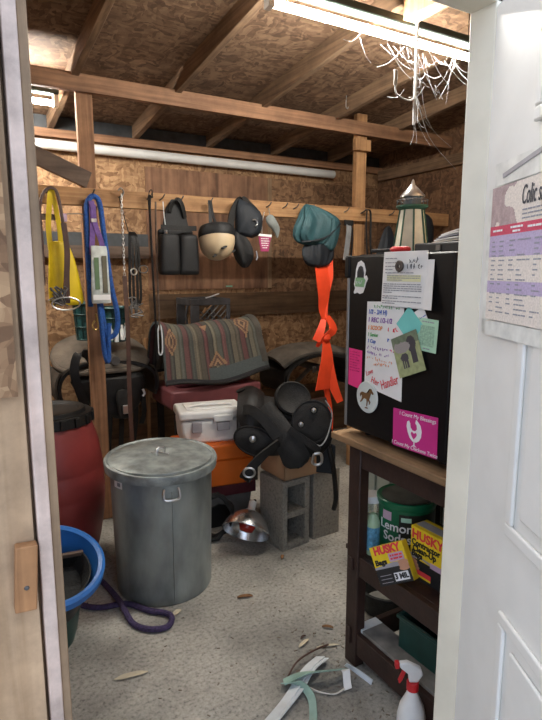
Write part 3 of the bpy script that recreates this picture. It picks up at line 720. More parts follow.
MB().tube([(.215, -.25, -.24), (.225, -.26, -.27), (.21, -.26, -.29)], .009, 8).build('dee_ring', 'steel', t)
MB().ribbon(smoothpts([(-.15, -.27, -.40), (-.20, -.28, -.25), (-.24, -.29, -.08), (-.21, -.27, .03), (-.15, -.25, .03), (-.11, -.25, -.04)], 6), .055, (1, .0, .3), .010).build('girth_strap', 'leather', t)
for dx, L in ((-.02, .68), (.06, .75), (.16, .62), (.22, .5)):
    MB().ribbon(smoothpts([(dx, -.2, -.25), (dx+.01, -.22, -.4), (dx-.01, -.2, -L)], 4), .035, (1, .15, 0), .006).build('stirrup_leather', 'leather', t)

# wire baskets with bottles, on the seat of the pale saddle
def bottle_basket(label, loc, R_=.075, H_=.24):
    t = thing('wire_basket', label, 'basket', loc, 0, 'dark wire baskets')
    b = MB()
    for z, r in ((0, R_*.8), (H_*.35, R_*.88), (H_*.7, R_*.95), (H_, R_)):
        b.tube([(r*math.cos(2*PI*i/24), r*math.sin(2*PI*i/24), z) for i in range(24)], .006 if z != H_ else .012, 6, True)
    for k in range(9):
        a = 2*PI*k/9; b.tube([(R_*.8*math.cos(a), R_*.8*math.sin(a), 0), (R_*math.cos(a), R_*math.sin(a), H_)], .005, 6)
    b.build('wire_cage', 'wire_teal', t)
    MB().lathe([(0, 0), (R_*.78, 0), (R_*.78, .008), (0, .008)], 24).build('base', 'wire_teal', t)
    MB().lathe([(R_*.82, .005), (R_*.93, H_*.95)], 24).build('mesh_lining', mat('lining_teal', (.02, .085, .09), .4, var=.5, scale=60), t)
    return t
bb = bottle_basket('dark teal wire basket behind the left edge of the post', (.77, 3.84, 1.115))
bottle_basket('dark teal wire basket of small white bottles right of the post', (.965, 3.80, 1.10), .092, .22)
for i, (x, y, z) in enumerate(((.90, 3.695, 1.115), (.935, 3.69, 1.10), (.975, 3.69, 1.112), (1.005, 3.70, 1.125))):
    o = MB().lathe([(0, 0), (.015, 0), (.016, .06), (.008, .08), (.008, .1), (0, .1)], 14).build('small_bottle', 'bottle', loc=(x, y, z))
    tag(o, ['leftmost small white bottle tied to the right wire basket', 'second small white bottle from the left on the wire basket', 'third small white bottle from the left on the wire basket', 'rightmost small white bottle tied to the right wire basket'][i], 'bottle', 'small bottles at the basket')

# saddle blanket on a mauve stand
t = thing('saddle_stand', 'mauve plastic stand under the striped saddle blanket', 'stand', (1.60, 3.72, 0))
MB().box(-.36, .34, -.22, .22, .62, .76).build('top_box', 'mauve', t, bevel=.02)
MB().prism([(-.30, .76), (.30, .76), (.26, .95), (-.26, .95)], -.16, .16).build('saddle_form', 'mauve', t, bevel=.03)
for sx in (-.31, .29):
    for sy in (-.19, .17): MB().box(sx-.02, sx+.02, sy-.02, sy+.02, 0, .62).build('leg', 'black_plastic', t)
t = thing('saddle_blanket', 'striped woven saddle blanket with diamond patterns and grey leather trim', 'blanket', (1.585, 3.70, .80), R(3))
W_ = .76
def bl(u, v):
    # u along the length, v from the front hem over the ridge to the back hem
    s = -.47+.94*v; x = (u-.5)*W_; e = (u-.5)*2
    r = .13
    if abs(s) < .17: a = s/.17*R(70); y = r*math.sin(a)*1.1; z = r*(math.cos(a)-1)
    else:
        k = abs(s)-.17; y = math.copysign(r*math.sin(R(70))*1.1+k*.30, s); z = r*(math.cos(R(70))-1)-k*.95
    z += .395-.005+.055*e*e*(.4+.6*(e > 0))*1+.012*math.sin(u*9+v*5); y += .006*math.sin(u*14)
    x += .03*(v < .4)*(.4-v)/.4*(1 if e > 0 else -1)*abs(e)
    z -= .02*(v < .3)
    return (x, y, z)
PAL = [(.10, .042, .04), (.055, .054, .045), (.125, .112, .08), (.078, .08, .066), (.105, .048, .045), (.05, .052, .045), (.11, .094, .066), (.075, .064, .05)]
def bcol(u, v):
    x = u*20
    if .022 > v or v > .97: return (.02, .02, .022)
    if u < .012 or u > .955: return (.05, .06, .06)
    for cu, cv, a, q in ((.50, .13, .10, .11), (.82, .40, .085, .12), (.07, .29, .06, .10)):
        dd = abs(u-cu)/a+abs(v-cv)/q
        if dd < 1 and not (cv == .13 and v < .13):
            return ((.24, .14, .075), (.10, .055, .042), (.27, .165, .09), (.075, .048, .038))[int((1-dd)*4) % 4]
    if abs(u-.42)/.04+abs(v-.43)/.05 < 1 and v < .44: return (.26, .15, .08)
    if .40 < u < .955 and .022 <= v < .115: return (.065, .078, .078)
    k = int(x*1.05) % 8; f = (x*1.05) % 1
    c = PAL[k]
    if f > .8: c = tuple(q*.55 for q in c)
    elif .35 < f < .48: c = tuple(q*1.35 for q in c)
    return c
MB().grid(bl, 96, 76, .02, bcol).build('woven_pad', 'attr_cloth', t, smooth=60)
b = MB(); b.tube([tuple(V(bl(i/30, 0))+V((0, -.004, 0))) for i in range(31)], .011, 8); b.build('hem_binding', 'leather', t)
b = MB(); b.ribbon([tuple(V(bl(.955, j/40))+V((.012, -.008, .014))) for j in range(2, 22)], .05, (1, 0, .2), .006); b.build('end_wear_strip', 'felt_dark', t)

# crate
t = thing('plastic_crate', 'black plastic milk crate standing behind the striped blanket', 'crate', (1.72, 4.06, 1.10))
b = MB(); w, h = .165, .26
for sy in (-.16, .14):
    b.box(-w, w, sy, sy+.02, 0, .05); b.box(-w, w, sy, sy+.02, h-.05, h); b.box(-w, -w+.07, sy, sy+.02, .05, h-.05); b.box(w-.03, w, sy, sy+.02, .05, h-.05)
for sx in (-w, w-.02): b.box(sx, sx+.02, -.14, .14, 0, .05); b.box(sx, sx+.02, -.14, .14, h-.05, h)
b.box(-w, w, -.16, .16, 0, .012); b.build('shell', 'crate_grey', t, bevel=.004)
b = MB()
for k in range(6):
    x = -.14+k*.05; b.tube([(x, -.15, .05), (min(x+.16, .15), -.15, .05+min(.16, .15-x))], .005, 6)
    b.tube([(min(x+.13, .15), -.153, .05), (max(x, -.13), -.153, .05+min(.13, .15-x)*.9)], .004, 6)
b.build('lattice', 'dull_steel', t)
MB().tube([(-w-.005, -.1, .05), (-w-.02, -.1, .13), (-w-.005, -.1, .21)], .009, 6).build('handle', 'crate_grey', t)
lumber('crate_shelf', 'plain dark shelf board on the back wall holding the milk crate', 'shelf', 'plank_dark', (1.36, 2.05, 3.98, 4.27, 1.07, 1.10))
t = thing('wood_slivers', 'few pale wood slivers lying inside the milk crate', 'sticks', (1.69, 4.06, 1.115))
b = MB()
for k in range(6): b.tube([(random.uniform(-.12, .12), random.uniform(-.1, .0), .0+.01*k), (random.uniform(-.14, .14), random.uniform(-.12, .1), .08+.03*k)], .006, 5)
b.build('slivers', 'pine_x', t)
t = thing('white_scraper', 'thin white strip lying across the top of the milk crate', 'strip', (1.74, 3.93, 1.365))
MB().ribbon([(-.05, 0, .0), (.0, 0, .012), (.06, 0, .03)], .02, (0, 1, 0), .006).build('blade', 'strip_white', t)

# right-hand saddle pad at the wall
saddle_rack('steel wall rack carrying the right felt saddle', (2.58, 4.26, .78))
t = thing('felt_saddle', 'grey felt saddle on the wall behind the orange streamer', 'saddle', (2.56, 3.82, .80))
def pad(u, v):
    x = -.36+.72*u; a = v*2-1
    return (x, .2*a, .135-.62*max(0, x+.05)**2*.3-.95*max(0, -x-.12)**2-.05*a*a+.03*math.cos(5*x))
MB().grid(pad, 30, 10, .03).build('seat', 'felt_grey', t)
MB().grid(arch(.34, .17, -.24, .2, -112, 112, -.07, lambda u, v: .0), 30, 8, .02).build('skirt', 'leather_grey', t)
MB().grid(arch(.355, .2, -.21, .18, -115, -60, -.10), 12, 8, .014).build('flap', 'leather', t)
MB().grid(arch(.355, .2, -.21, .18, 60, 115, -.10), 12, 8, .014).build('flap', 'leather', t)
MB().tube([tuple(V(pad(i/30, 0))+V((0, -.006, 0))) for i in range(31)], .014, 8).build('binding', 'felt_dark', t)
MB().box(-.12, -.09, -.262, -.25, -.03, .02).build('buckle', 'dull_steel', t, bevel=.003)

# slender pole
o = MB().tube([(0, 0, 0), (.005, 0, 1.05)], .017, 10).build('wooden_pole', 'pine_z', loc=(1.29, 4.2, 0))
tag(o, 'slim wooden pole standing against the wall left of the blanket', 'pole')
# small green tag on the wall
o = MB().box(-.03, .03, -.004, 0, 0, .012).build('green_clip', mat('green_clip', (.2, .5, .35), .5), loc=(2.06, 4.283, 1.435)); tag(o, 'tiny green clip on the dark plywood above the blanket', 'clip')
o = MB().box(-.03, .03, -.012, 0, 0, .06).build('wall_outlet', 'grey_print', loc=(3.05, 4.268, 1.2), bevel=.004); tag(o, 'small grey outlet plate on the back wall', 'outlet')

# ---------------------------------------------------------------- floor: barrel, bins
t = thing('plastic_barrel', 'dark red plastic barrel with black lid standing by the left post', 'barrel', (.395, 3.06, 0))
MB().lathe([(0, 0), (.20, 0), (.215, .02), (.24, .12), (.262, .25), (.272, .38), (.268, .395), (.272, .41), (.268, .52), (.264, .53), (.266, .54), (.25, .66), (.22, .76), (.205, .80)], 48).build('body', 'red_barrel', t)
b = MB(); b.lathe([(.0, .83), (.15, .835), (.165, .85), (.185, .85), (.19, .83), (.222, .83), (.226, .775), (.205, .77)], 48)
for k in range(18):
    a = 2*PI*k/18; T = Mx.Rotation(a, 4, 'Z'); b.box(.215, .234, -.016, .016, .775, .825, T)
b.build('lid', 'black_plastic', t, bevel=.003)

t = thing('trash_can', 'galvanized steel trash can with dented lid in mid floor', 'trash can', (.835, 2.535, 0))
prof = [(0, .01), (.224, .01), (.231, 0), (.236, .012), (.236, .05), (.248, .62), (.253, .65), (.25, .665)]
MB().lathe(prof, 56).build('body', 'galv', t)
T = Mx.Translation((0, 0, .655)) @ Mx.Rotation(R(2.5), 4, 'X')
MB().lathe([(.262, -.03), (.272, -.03), (.276, .0), (.272, .012), (.264, .014), (.255, .006), (.25, .010), (.2, .018), (.1, .024), (.06, .025), (.05, .020), (0, .020)], 56, T).build('lid', 'galv_lid', t)
b = MB(); b.tube([(-.02, 0, .67), (-.02, 0, .70), (-.01, 0, .708), (.01, 0, .708), (.02, 0, .70), (.02, 0, .67)], .006, 8); b.build('lid_handle', 'steel', t)
HA = R(-99)
def oncan(a, z, r): return V((r*math.cos(a), r*math.sin(a), z))
b = MB(); pts = []
for (da, z, r) in ((-.13, .59, .246), (-.14, .57, .262), (-.12, .545, .268), (.0, .542, .27), (.12, .545, .268), (.14, .57, .262), (.13, .59, .246)): pts.append(oncan(HA+da, z, r))
b.tube(smoothpts(pts, 4), .006, 8); b.build('handle', 'steel', t)
b = MB()
b.grid(lambda u, v: oncan(HA-.17+.34*u, .575+.04*v, .249), 8, 3, .003); b.build('handle_plate', 'galv', t)
b = MB(); b.grid(lambda u, v: oncan(R(-168)+.24*u, .575-.0*u+.045*v, .2515), 8, 3, .001); b.build('sticker', 'white_print', t)
b = MB(); b.grid(lambda u, v: oncan(R(-168)+.11+.09*u, .585+.018*v, .2535), 6, 3, .0008); b.build('sticker_print', 'ink_grey', t)
b = MB(); b.tube([oncan(HA+.02, z, .2365+.0118*z/.62) for z in (.02, .2, .4, .6)], .003, 6); b.build('seam', 'galv', t)
b = MB(); b.tube([(-.04, .03, .682), (-.02, .0, .690), (.01, -.02, .686), (.03, -.03, .680)], .003, 5); b.build('lid_wire', 'steel', t)

# green tub and blue bucket
t = thing('green_tub', 'dark green plastic tub under the blue bucket at left', 'tub', (.215, 2.34, 0))
MB().lathe([(0, .006), (.125, .006), (.135, 0), (.15, .05), (.172, .185), (.182, .195), (.183, .207), (.168, .207), (.148, .06), (.13, .02), (0, .02)], 40).build('body', 'green_plastic', t)
t = thing('blue_bucket', 'blue plastic bucket tilted on top of the green tub', 'bucket', (.235, 2.33, .165), 0, None, (R(20), R(4), 0))
MB().lathe([(0, 0), (.13, 0), (.14, .01), (.185, .17)], 44).build('lower_body', 'dark_plastic', t)
MB().lathe([(.183, .165), (.196, .20), (.205, .235), (.216, .24), (.217, .215), (.224, .215), (.224, .245), (.212, .252), (.197, .246), (.185, .2), (.168, .15), (.12, .04), (0, .035)], 44).build('rim_body', 'blue_plastic', t)
t = thing('black_tray', 'black rubber tray lying inside the blue bucket', 'tray', (.235, 2.33, .165), 0, None, (R(20), R(4), 0))
def dseg(r, y0, n=24):
    a0 = math.asin(y0/r); return [(r*math.cos(a), r*math.sin(a)) for a in [PI-a0+(2*a0+PI)*i/n for i in range(n+1)]]
b = MB()
b.rings([[V((x, y, z)) for x, y in dseg(r, .075)] for r, z in ((.14, .10), (.172, .20), (.166, .20), (.138, .125))]); b.build('tray_body', 'rubber', t)
MB().box(-.156, .156, .068, .084, .186, .206).build('tray_rim', 'plank_grey', t, bevel=.003)
# purple rope on floor
o = MB().tube(smoothpts([(.36, 2.62, .014), (.42, 2.50, .014), (.49, 2.44, .014), (.60, 2.41, .014), (.68, 2.30, .014), (.735, 2.25, .014), (.75, 2.20, .014), (.71, 2.15, .014), (.64, 2.17, .014), (.585, 2.25, .014), (.57, 2.38, .040), (.565, 2.52, .02), (.545, 2.66, .014), (.50, 2.82, .014)], 8), .0135, 10).build('purple_rope', 'purple_rope')
tag(o, 'dark purple rope coiled on the floor beside the trash can', 'rope')

# ---------------------------------------------------------------- cooler stack
t = thing('storage_bin', 'low grey bin under the maroon box', 'bin', (1.36, 3.06, 0), R(-6))
b = MB(); b.box(-.2, .2, -.12, .12, 0, .20, None, .92); b.build('body', mat('bin_grey', (.16, .16, .155), .55), t, bevel=.012)
MB().prism([(-.13, .0), (-.12, .08), (-.08, .13), (-.02, .15), (.04, .13), (.09, .06), (.10, .0)], -.126, -.11).build('arch_recess', 'black_plastic', t, bevel=.004)
o = MB().box(-.22, .22, -.14, .14, 0, .075).build('maroon_box', 'maroon', loc=(1.36, 3.06, .20), rotz=R(-6), bevel=.006); tag(o, 'flat maroon box between grey bin and orange box', 'box')
t = thing('orange_box', 'bright orange plastic box under the white cooler', 'box', (1.335, 3.05, .275), R(-8))
MB().box(-.225, .225, -.15, .15, 0, .165, None, .97).build('body', 'orange_plastic', t, bevel=.012)
MB().box(-.232, .232, -.157, .157, .165, .265).build('lid', 'orange_plastic', t, bevel=.012)
t = thing('cooler', 'small white cooler with grey latch on the orange box', 'cooler', (1.33, 3.075, .54), R(-12))
MB().box(-.195, .195, -.125, .125, 0, .145, None, .95).build('body', 'white_plastic', t, bevel=.018, seg=3)
MB().box(-.205, .205, -.135, .135, .148, .205).build('lid', 'white_plastic', t, bevel=.018, seg=3)
MB().box(-.155, .155, -.09, .09, .205, .213).build('lid_panel', 'white_plastic', t, bevel=.006)
MB().box(.02, .10, -.142, -.12, .08, .13).build('latch', 'grey_print', t, bevel=.004)
MB().box(.0, .12, -.147, -.13, .135, .175).build('latch_tab', 'white_plastic', t, bevel=.006)
MB().box(-.13, -.07, -.137, -.12, .075, .14).build('latch', 'grey_print', t, bevel=.004)
MB().tube(smoothpts([(-.12, -.05, .212), (-.12, -.05, .222), (0, -.05, .226), (.12, -.05, .222), (.12, -.05, .212)], 4), .008, 8).build('handle', 'white_plastic', t)

# coiled black hose
b = MB()
pts = []
for i in range(90):
    a = i/90*2*PI*4; pts.append((.12*math.cos(a)*(1+.06*math.sin(3*a)), .02*math.sin(i)+.012*math.cos(a*.5), .155+.13*math.sin(a)+.01*math.sin(i*1.7)))
b.tube(pts, .011, 8)
o = b.build('black_hose', 'rubber', loc=(1.215, 2.80, 0), rotz=R(-30)); tag(o, 'coiled black hose standing behind the trash can and lamp', 'hose')

# reflector heat lamp
t = thing('heat_lamp', 'aluminium reflector lamp with white socket lying on the floor', 'lamp', (1.335, 2.60, .0), R(-30))
T = Mx.Translation((0, 0, .108)) @ Mx.Rotation(R(-46), 4, 'X') @ Mx.Rotation(R(12), 4, 'Y') @ Mx.Scale(1.12, 4)
MB().lathe([(.122, 0), (.124, .004), (.118, .03), (.103, .06), (.078, .088), (.05, .104), (.028, .11), (.026, .108), (.05, .1), (.075, .084), (.1, .056), (.115, .028), (.12, .0)], 44, T).build('reflector', 'alu', t)
MB().lathe([(.026, .105), (.026, .12), (.02, .125), (.02, .165), (.012, .17), (0, .17)], 20, T).build('socket', 'lamp_white', t)
MB().lathe([(.0, .0), (.035, .01), (.045, .04), (.03, .08), (.02, .105)], 20, T).build('bulb', mat('bulb_red', (.4, .03, .02), .2), t)
MB().tube(smoothpts([T @ V((0, 0, .168)), T @ V((.01, .02, .18)), (.02, .12, .12), (.03, .2, .02)], 5), .005, 6).build('cord', 'black_plastic', t)

# concrete blocks
def cinder(label, loc, rz, holes=True):
    t = thing('concrete_block', label, 'concrete block', loc, rz, 'concrete blocks')
    w, d_, h = .195, .225, .41; k = .035
    b = MB()
    if holes:
        b.box(0, k, 0, d_, 0, h); b.box(w-k, w, 0, d_, 0, h)
        for z0, z1 in ((0, k), (h/2-k/2, h/2+k/2), (h-k, h)): b.box(k, w-k, 0, d_, z0, z1)
        b.box(k, w-k, d_-.02, d_, k, h-k)
    else: b.box(0, w, 0, d_, 0, h)
    b.build('block_body', 'cinder', t, bevel=.004)
    return t
cinder('hollow concrete block on end showing its two openings', (1.505, 2.475, 0), R(6))
cinder('concrete block on end with solid side, right of the hollow one', (1.735, 2.51, 0), R(2), False)
t = thing('cardboard_box', 'open brown cardboard box under the black saddle on the blocks', 'box', (1.525, 2.49, .412), R(3))
b = MB()
w, d_, h = .36, .25, .135
b.box(0, w, 0, .006, 0, h); b.box(0, w, d_-.006, d_, 0, h); b.box(0, .006, 0, d_, 0, h); b.box(w-.006, w, 0, d_, 0, h); b.box(0, w, 0, d_, 0, .006)
b.build('carton', 'card', t, bevel=.001)

# black western saddle
t = thing('western_saddle', 'black leather western saddle with silver conchos lying on cardboard box', 'saddle', (1.60, 2.66, .705), R(-30))
def shp(u, v):
    x = -.235+.50*u; a = R(-122+244*v); k = 1-.10*math.cos(2*PI*u)*.5
    return (x, -.20*k*math.sin(a), -.05+.15*k*math.cos(a)+.10*(u-.5)**2+.012*math.sin(7*u+3*v))
MB().grid(shp, 28, 30, .024).build('skirt', 'leather', t)
MB().blob([(-.145, .0, .02, .20, .13), (-.12, .0, .02, .23, .16), (0, .0, .02, .22, .15), (.06, .0, .02, .18, .11)], nz=.015).build('tree', 'leather', t)
def seat(u, v):
    x = -.13+.26*u; a = R(-66+132*v)
    return (x, -.185*math.sin(a), -.06+.19*math.cos(a)+.05*max(0, .3-u)+.14*max(0, u-.5)**1.6)
MB().grid(seat, 22, 20, .024).build('seat', 'leather_grey', t)
# cantle: broad dished back
T = Mx.Translation((.062, -.13, .165)) @ Mx.Rotation(R(14), 4, 'Z') @ Mx.Rotation(R(-24), 4, 'X') @ Mx.Rotation(R(22), 4, 'Y')
b = MB(); rs = []
for (y, k) in ((-.012, .02), (-.016, .45), (-.026, .8), (-.034, .90), (-.026, .985), (.0, 1.0), (.02, .95), (.028, .6)):
    rs.append([T @ V((x*k, y, z*k)) for x, z in circ(40, .104, .096)])
b.rings(rs); b.build('cantle', 'leather_grey', t)
# fork and horn at the left end
def fork(u, v):
    a = R(-100+200*v); x = -.235+.13*u
    k = 1+.18*math.sin(PI*u)
    return (x, -.165*k*math.sin(a), -.02+.17*k*math.cos(a)+.02*(1-u))
MB().grid(fork, 14, 24, .035).build('fork', 'leather', t)
T = Mx.Translation((-.215, -.03, .165)) @ Mx.Rotation(R(-24), 4, 'Y')
MB().lathe([(0, -.03), (.022, -.03), (.016, .0), (.016, .018), (.028, .026), (.031, .033), (.024, .038), (0, .04)], 20, T).build('horn', 'leather', t)
def lobe(cx, cz, rx, rz, y0, bulge, name, m, th=.014, ang=0.):
    def fn(u, v):
        a = 2*PI*u; x0, z0 = rx*v*math.cos(a), rz*v*math.sin(a)
        x = cx+x0*math.cos(ang)-z0*math.sin(ang); z = cz+x0*math.sin(ang)+z0*math.cos(ang)
        return (x, y0-bulge*(1-v*v)+.06*max(0, z+.02)*3, z)
    MB().grid(fn, 32, 8, th).build(name, m, t)
    MB().tube([tuple(V(fn(i/36, 1))+V((0, -.007, 0))) for i in range(36)], .006, 6, True).build('edge_binding', 'leather', t)
lobe(.165, .055, .105, .115, -.215, .012, 'rear_jockey', 'leather_grey', ang=R(-20))
lobe(-.145, -.05, .115, .075, -.222, .014, 'front_jockey', 'leather_grey', ang=R(-24))
lobe(.16, -.02, .115, .12, -.195, .01, 'rear_skirt', 'leather')
# fender hanging over the box
def fend(u, v):
    w = .050+.030*v if v < .85 else (.0755*math.sqrt(max(.02, 1-((v-.85)/.15)**2)))
    cx, cz = -.10+.20*v+.02*math.sin(PI*v), .135-.315*v
    e = 2*u-1
    return (cx+e*w*.92, -.165-.105*math.sin(min(1, v*1.25)*PI/2)+.012*e*e, cz+e*w*.40)
MB().grid(fend, 12, 26, .012).build('fender', 'leather_grey', t)
MB().ribbon(smoothpts([(-.225, -.14, .10), (-.16, -.21, .12), (-.09, -.235, .07), (-.02, -.25, -.02)], 5), .055, (.3, .2, 1), .012).build('swell_strap', 'leather_grey', t)
for (x, y, z, r) in ((-.155, -.242, -.03, .019), (.105, -.242, .052, .014), (.175, -.222, .125, .014)):
    T = Mx.Translation((x, y, z)) @ Mx.Rotation(PI/2, 4, 'X')
    MB().lathe([(r*1.6, -.004), (r*1.6, .003), (0, .004)], 18, T).build('rosette', 'leather', t)
    MB().lathe([(r, .003), (r*.95, .008), (r*.5, .012), (0, .013)], 18, T).build('concho', 'steel', t)
MB().ribbon(smoothpts([(-.01, -.265, -.04), (-.08, -.285, -.09), (-.14, -.29, -.15), (-.18, -.29, -.20)], 5), .05, (.7, 0, 1), .012).build('latigo_strap', 'leather_grey', t)
MB().ribbon(smoothpts([(-.175, -.285, -.19), (-.20, -.285, -.225), (-.19, -.26, -.25), (-.16, -.25, -.22)], 4), .048, (1, 0, -.6), .012).build('strap_keeper', 'leather', t)
MB().tube([(-.172+.030*math.cos(a), -.302, -.198+.026*math.sin(a)) for a in [2*PI*i/20 for i in range(20)]], .006, 8, True).build('cinch_ring', 'steel', t)
MB().ribbon(smoothpts([(.04, -.262, .03), (.10, -.275, -.01), (.16, -.28, -.05), (.20, -.28, -.085)], 5), .038, (.7, 0, 1), .010).build('stirrup_leather', 'leather_grey', t)
MB().tube(smoothpts([(.175, -.285, -.10), (.165, -.285, -.145), (.19, -.285, -.16), (.215, -.285, -.145), (.21, -.285, -.10), (.175, -.285, -.10)], 4), .008, 8).build('stirrup_buckle', 'steel', t)
MB().tube(smoothpts([(.17, -.25, -.05), (.215, -.26, -.06), (.255, -.23, .0), (.275, -.2, .10), (.24, -.19, .17)], 5), .004, 6).build('saddle_string', 'grey_strap', t)
MB().tube(smoothpts([(.25, -.18, -.05), (.28, -.2, -.16), (.30, -.18, -.28), (.31, -.17, -.40), (.30, -.16, -.47)], 5), .014, 8).build('hanging_strap', 'leather', t)
MB().grid(lambda u, v: (.20+.10*u, -.15-.03*u, -.05-.20*v-.04*u*(1-v)), 8, 10, .014).build('rear_fender', 'nylon_navy', t)

# ---------------------------------------------------------------- table with shelves
TX = 1.28
t = thing('wooden_table', 'dark brown wooden table with plank top and two lower shelves', 'table', (0, 0, 0))
MB().box(1.255, 1.80, 1.03, 1.70, .918, .945).build('tabletop', 'top_wood', t, bevel=.004)
for (x, y) in ((TX, 1.545), (TX, 1.065), (1.74, 1.60), (1.74, 1.065)):
    w = .068
    MB().box(x, x+.045, y, y+w, 0, .918).build('leg', 'brown_paint', t, bevel=.004)
MB().box(TX+.005, TX+.03, 1.13, 1.545, .835, .918).build('apron', 'brown_paint', t, bevel=.002)
MB().box(TX+.005, TX+.03, 1.13, 1.545, .395, .475).build('shelf_rail', 'brown_paint', t, bevel=.002)
MB().box(TX+.03, 1.78, 1.08, 1.66, .455, .475).build('shelf', 'brown_paint', t, bevel=.002)
MB().box(TX+.005, TX+.03, 1.13, 1.545, .055, .145).build('shelf_rail', 'brown_paint', t, bevel=.002)
MB().box(TX+.045, 1.74, 1.575, 1.60, .055, .145).build('side_rail', 'brown_paint', t, bevel=.002)
MB().box(TX+.045, 1.74, 1.07, 1.095, .055, .145).build('side_rail', 'brown_paint', t, bevel=.002)
MB().box(TX-.008, TX, 1.57, 1.60, .41, .46).build('bracket', 'brown_paint', t, bevel=.003)
MB().box(TX-.008, TX, 1.575, 1.60, .09, .16).build('bracket', 'brown_paint', t, bevel=.003)
b = MB()
for k in range(22): b.box(1.82+(k % 2)*.012, 1.85, .98+k*.055, 1.035+k*.055, .0, .91)
o = b.build('ribbed_panel', 'panel_green', bevel=.003); tag(o, 'pale green ribbed panel standing behind the brown table', 'panel')

# items on the shelves
t = thing('popcorn_tin', 'large round green and black tin on the table shelf', 'tin', (1.495, 1.515, .475), R(0))
MB().lathe([(0, 0), (.11, 0), (.112, .005), (.11, .01), (.11, .205)], 48).build('body', 'tin_green', t)
b = MB(); b.grid(lambda u, v: (.1106*math.sin(R(-28+100*u)), -.1106*math.cos(R(-28+100*u)), .012+.172*v), 24, 2, .0005); ob = b.build('dark_panel', 'tin_black', t)
MB().lathe([(.109, .198), (.114, .198), (.117, .206), (.117, .222), (.112, .226), (.1, .22), (0, .222)], 48).build('lid', 'tin_green', t)
MB().lathe([(0, .2235), (.098, .2215), (.098, .223), (0, .2245)], 40).build('lid_dust', mat('lid_dark', (.06, .065, .055), .5, var=.4), t)
text('Lemon', .050, -.070, .128, 'white_print', t, curve=.111, bold=.0008)
text('Sodas', .050, -.062, .085, 'white_print', t, curve=.111, bold=.0008)
b = MB(); b.grid(lambda u, v: (.1112*math.sin(R(-66+22*u)), -.1112*math.cos(R(-66+22*u)), .150+.035*v), 8, 2, .0006); b.build('emblem', 'lilac', t)
b = MB(); b.grid(lambda u, v: (.1116*math.sin(R(-24+20*u)), -.1116*math.cos(R(-24+20*u)), .155+.018*v), 8, 2, .0006); b.build('emblem', 'mint', t)
t.rotation_euler.z = R(-30)
t = thing('glass_jar', 'clear glass jar with white lid behind the green tin', 'jar', (1.40, 1.612, .475))
MB().lathe([(0, 0), (.04, 0), (.042, .01), (.042, .155), (.036, .178), (.036, .19)], 32).build('jar_glass', 'jar_glass', t)
MB().lathe([(0, .004), (.038, .004), (.039, .12), (0, .12)], 28).build('contents', 'jar_fill', t)
MB().lathe([(0, .212), (.04, .212), (.042, .208), (.042, .186), (.038, .186)], 32).build('lid', 'white_plastic', t)
t = thing('blue_bottle', 'blue and white labelled bottle between glass jar and tin', 'bottle', (1.352, 1.545, .475))
MB().lathe([(0, 0), (.024, 0), (.026, .01), (.026, .13), (.018, .155), (.012, .165), (0, .167)], 26).build('body', mat('bottle_green', (.36, .52, .33), .3), t)
b = MB(); b.lathe([(.0265, .02), (.0265, .115)], 26); b.build('label', mat('label_blue', (.10, .30, .46), .5, var=.5, scale=70), t)

def husky(label, loc, rot, w, d_, h, txt):
    t = thing('trash_bag_box', label, 'box', loc, 0, 'boxes of trash bags', rot)
    MB().box(0, w, 0, d_, 0, h).build('carton', 'label_yellow', t, bevel=.001)
    txt(t, w, h, d_); return t
def right(t, w, h, d_):
    MB().box(.001, w-.001, -.0008, .0, .0, h*.38).build('picture_panel', 'black_print', t)
    MB().prism([(.002, h*.36), (w*.3, h*.42), (w*.7, h*.36), (w, h*.36), (w, h*.42), (.002, h*.46)], -.0012, 0).build('grey_band', 'grey_print', t)
    text('HUSKY', .045, .006, h*.86, 'ink_red', t, align='LEFT', bold=.0016, sx=1.)
    text('Contractor', .031, .006, h*.70, 'black_print', t, align='LEFT', bold=.0012, sx=.9)
    text('Clean-Up', .031, .012, h*.58, 'black_print', t, align='LEFT', bold=.0012, sx=.9)
    text('Bags', .031, .008, h*.475, 'black_print', t, align='LEFT', bold=.0012, sx=.9)
    MB().box(w*.50, w*.99, -.002, 0, h*.355, h*.455).build('flash_label', 'lilac', t)
    b = MB()
    for k in range(3): b.prism(circ(10, .018, .008, .018+.006*k, h*(.33-.055*k)), -.0024-.0001*k, 0)
    b.build('hand_picture', 'skin_print', t)
    MB().box(.02, .1, -.0022, 0, h*.10, h*.19).build('badge', 'ink_red', t)
    MB().box(.03, .1, -.0024, 0, h*.06, h*.10).build('badge', 'label_yellow', t)
    MB().box(.004, w-.004, .02, d_-.02, h, h+.001).build('top_print', 'grey_print', t)
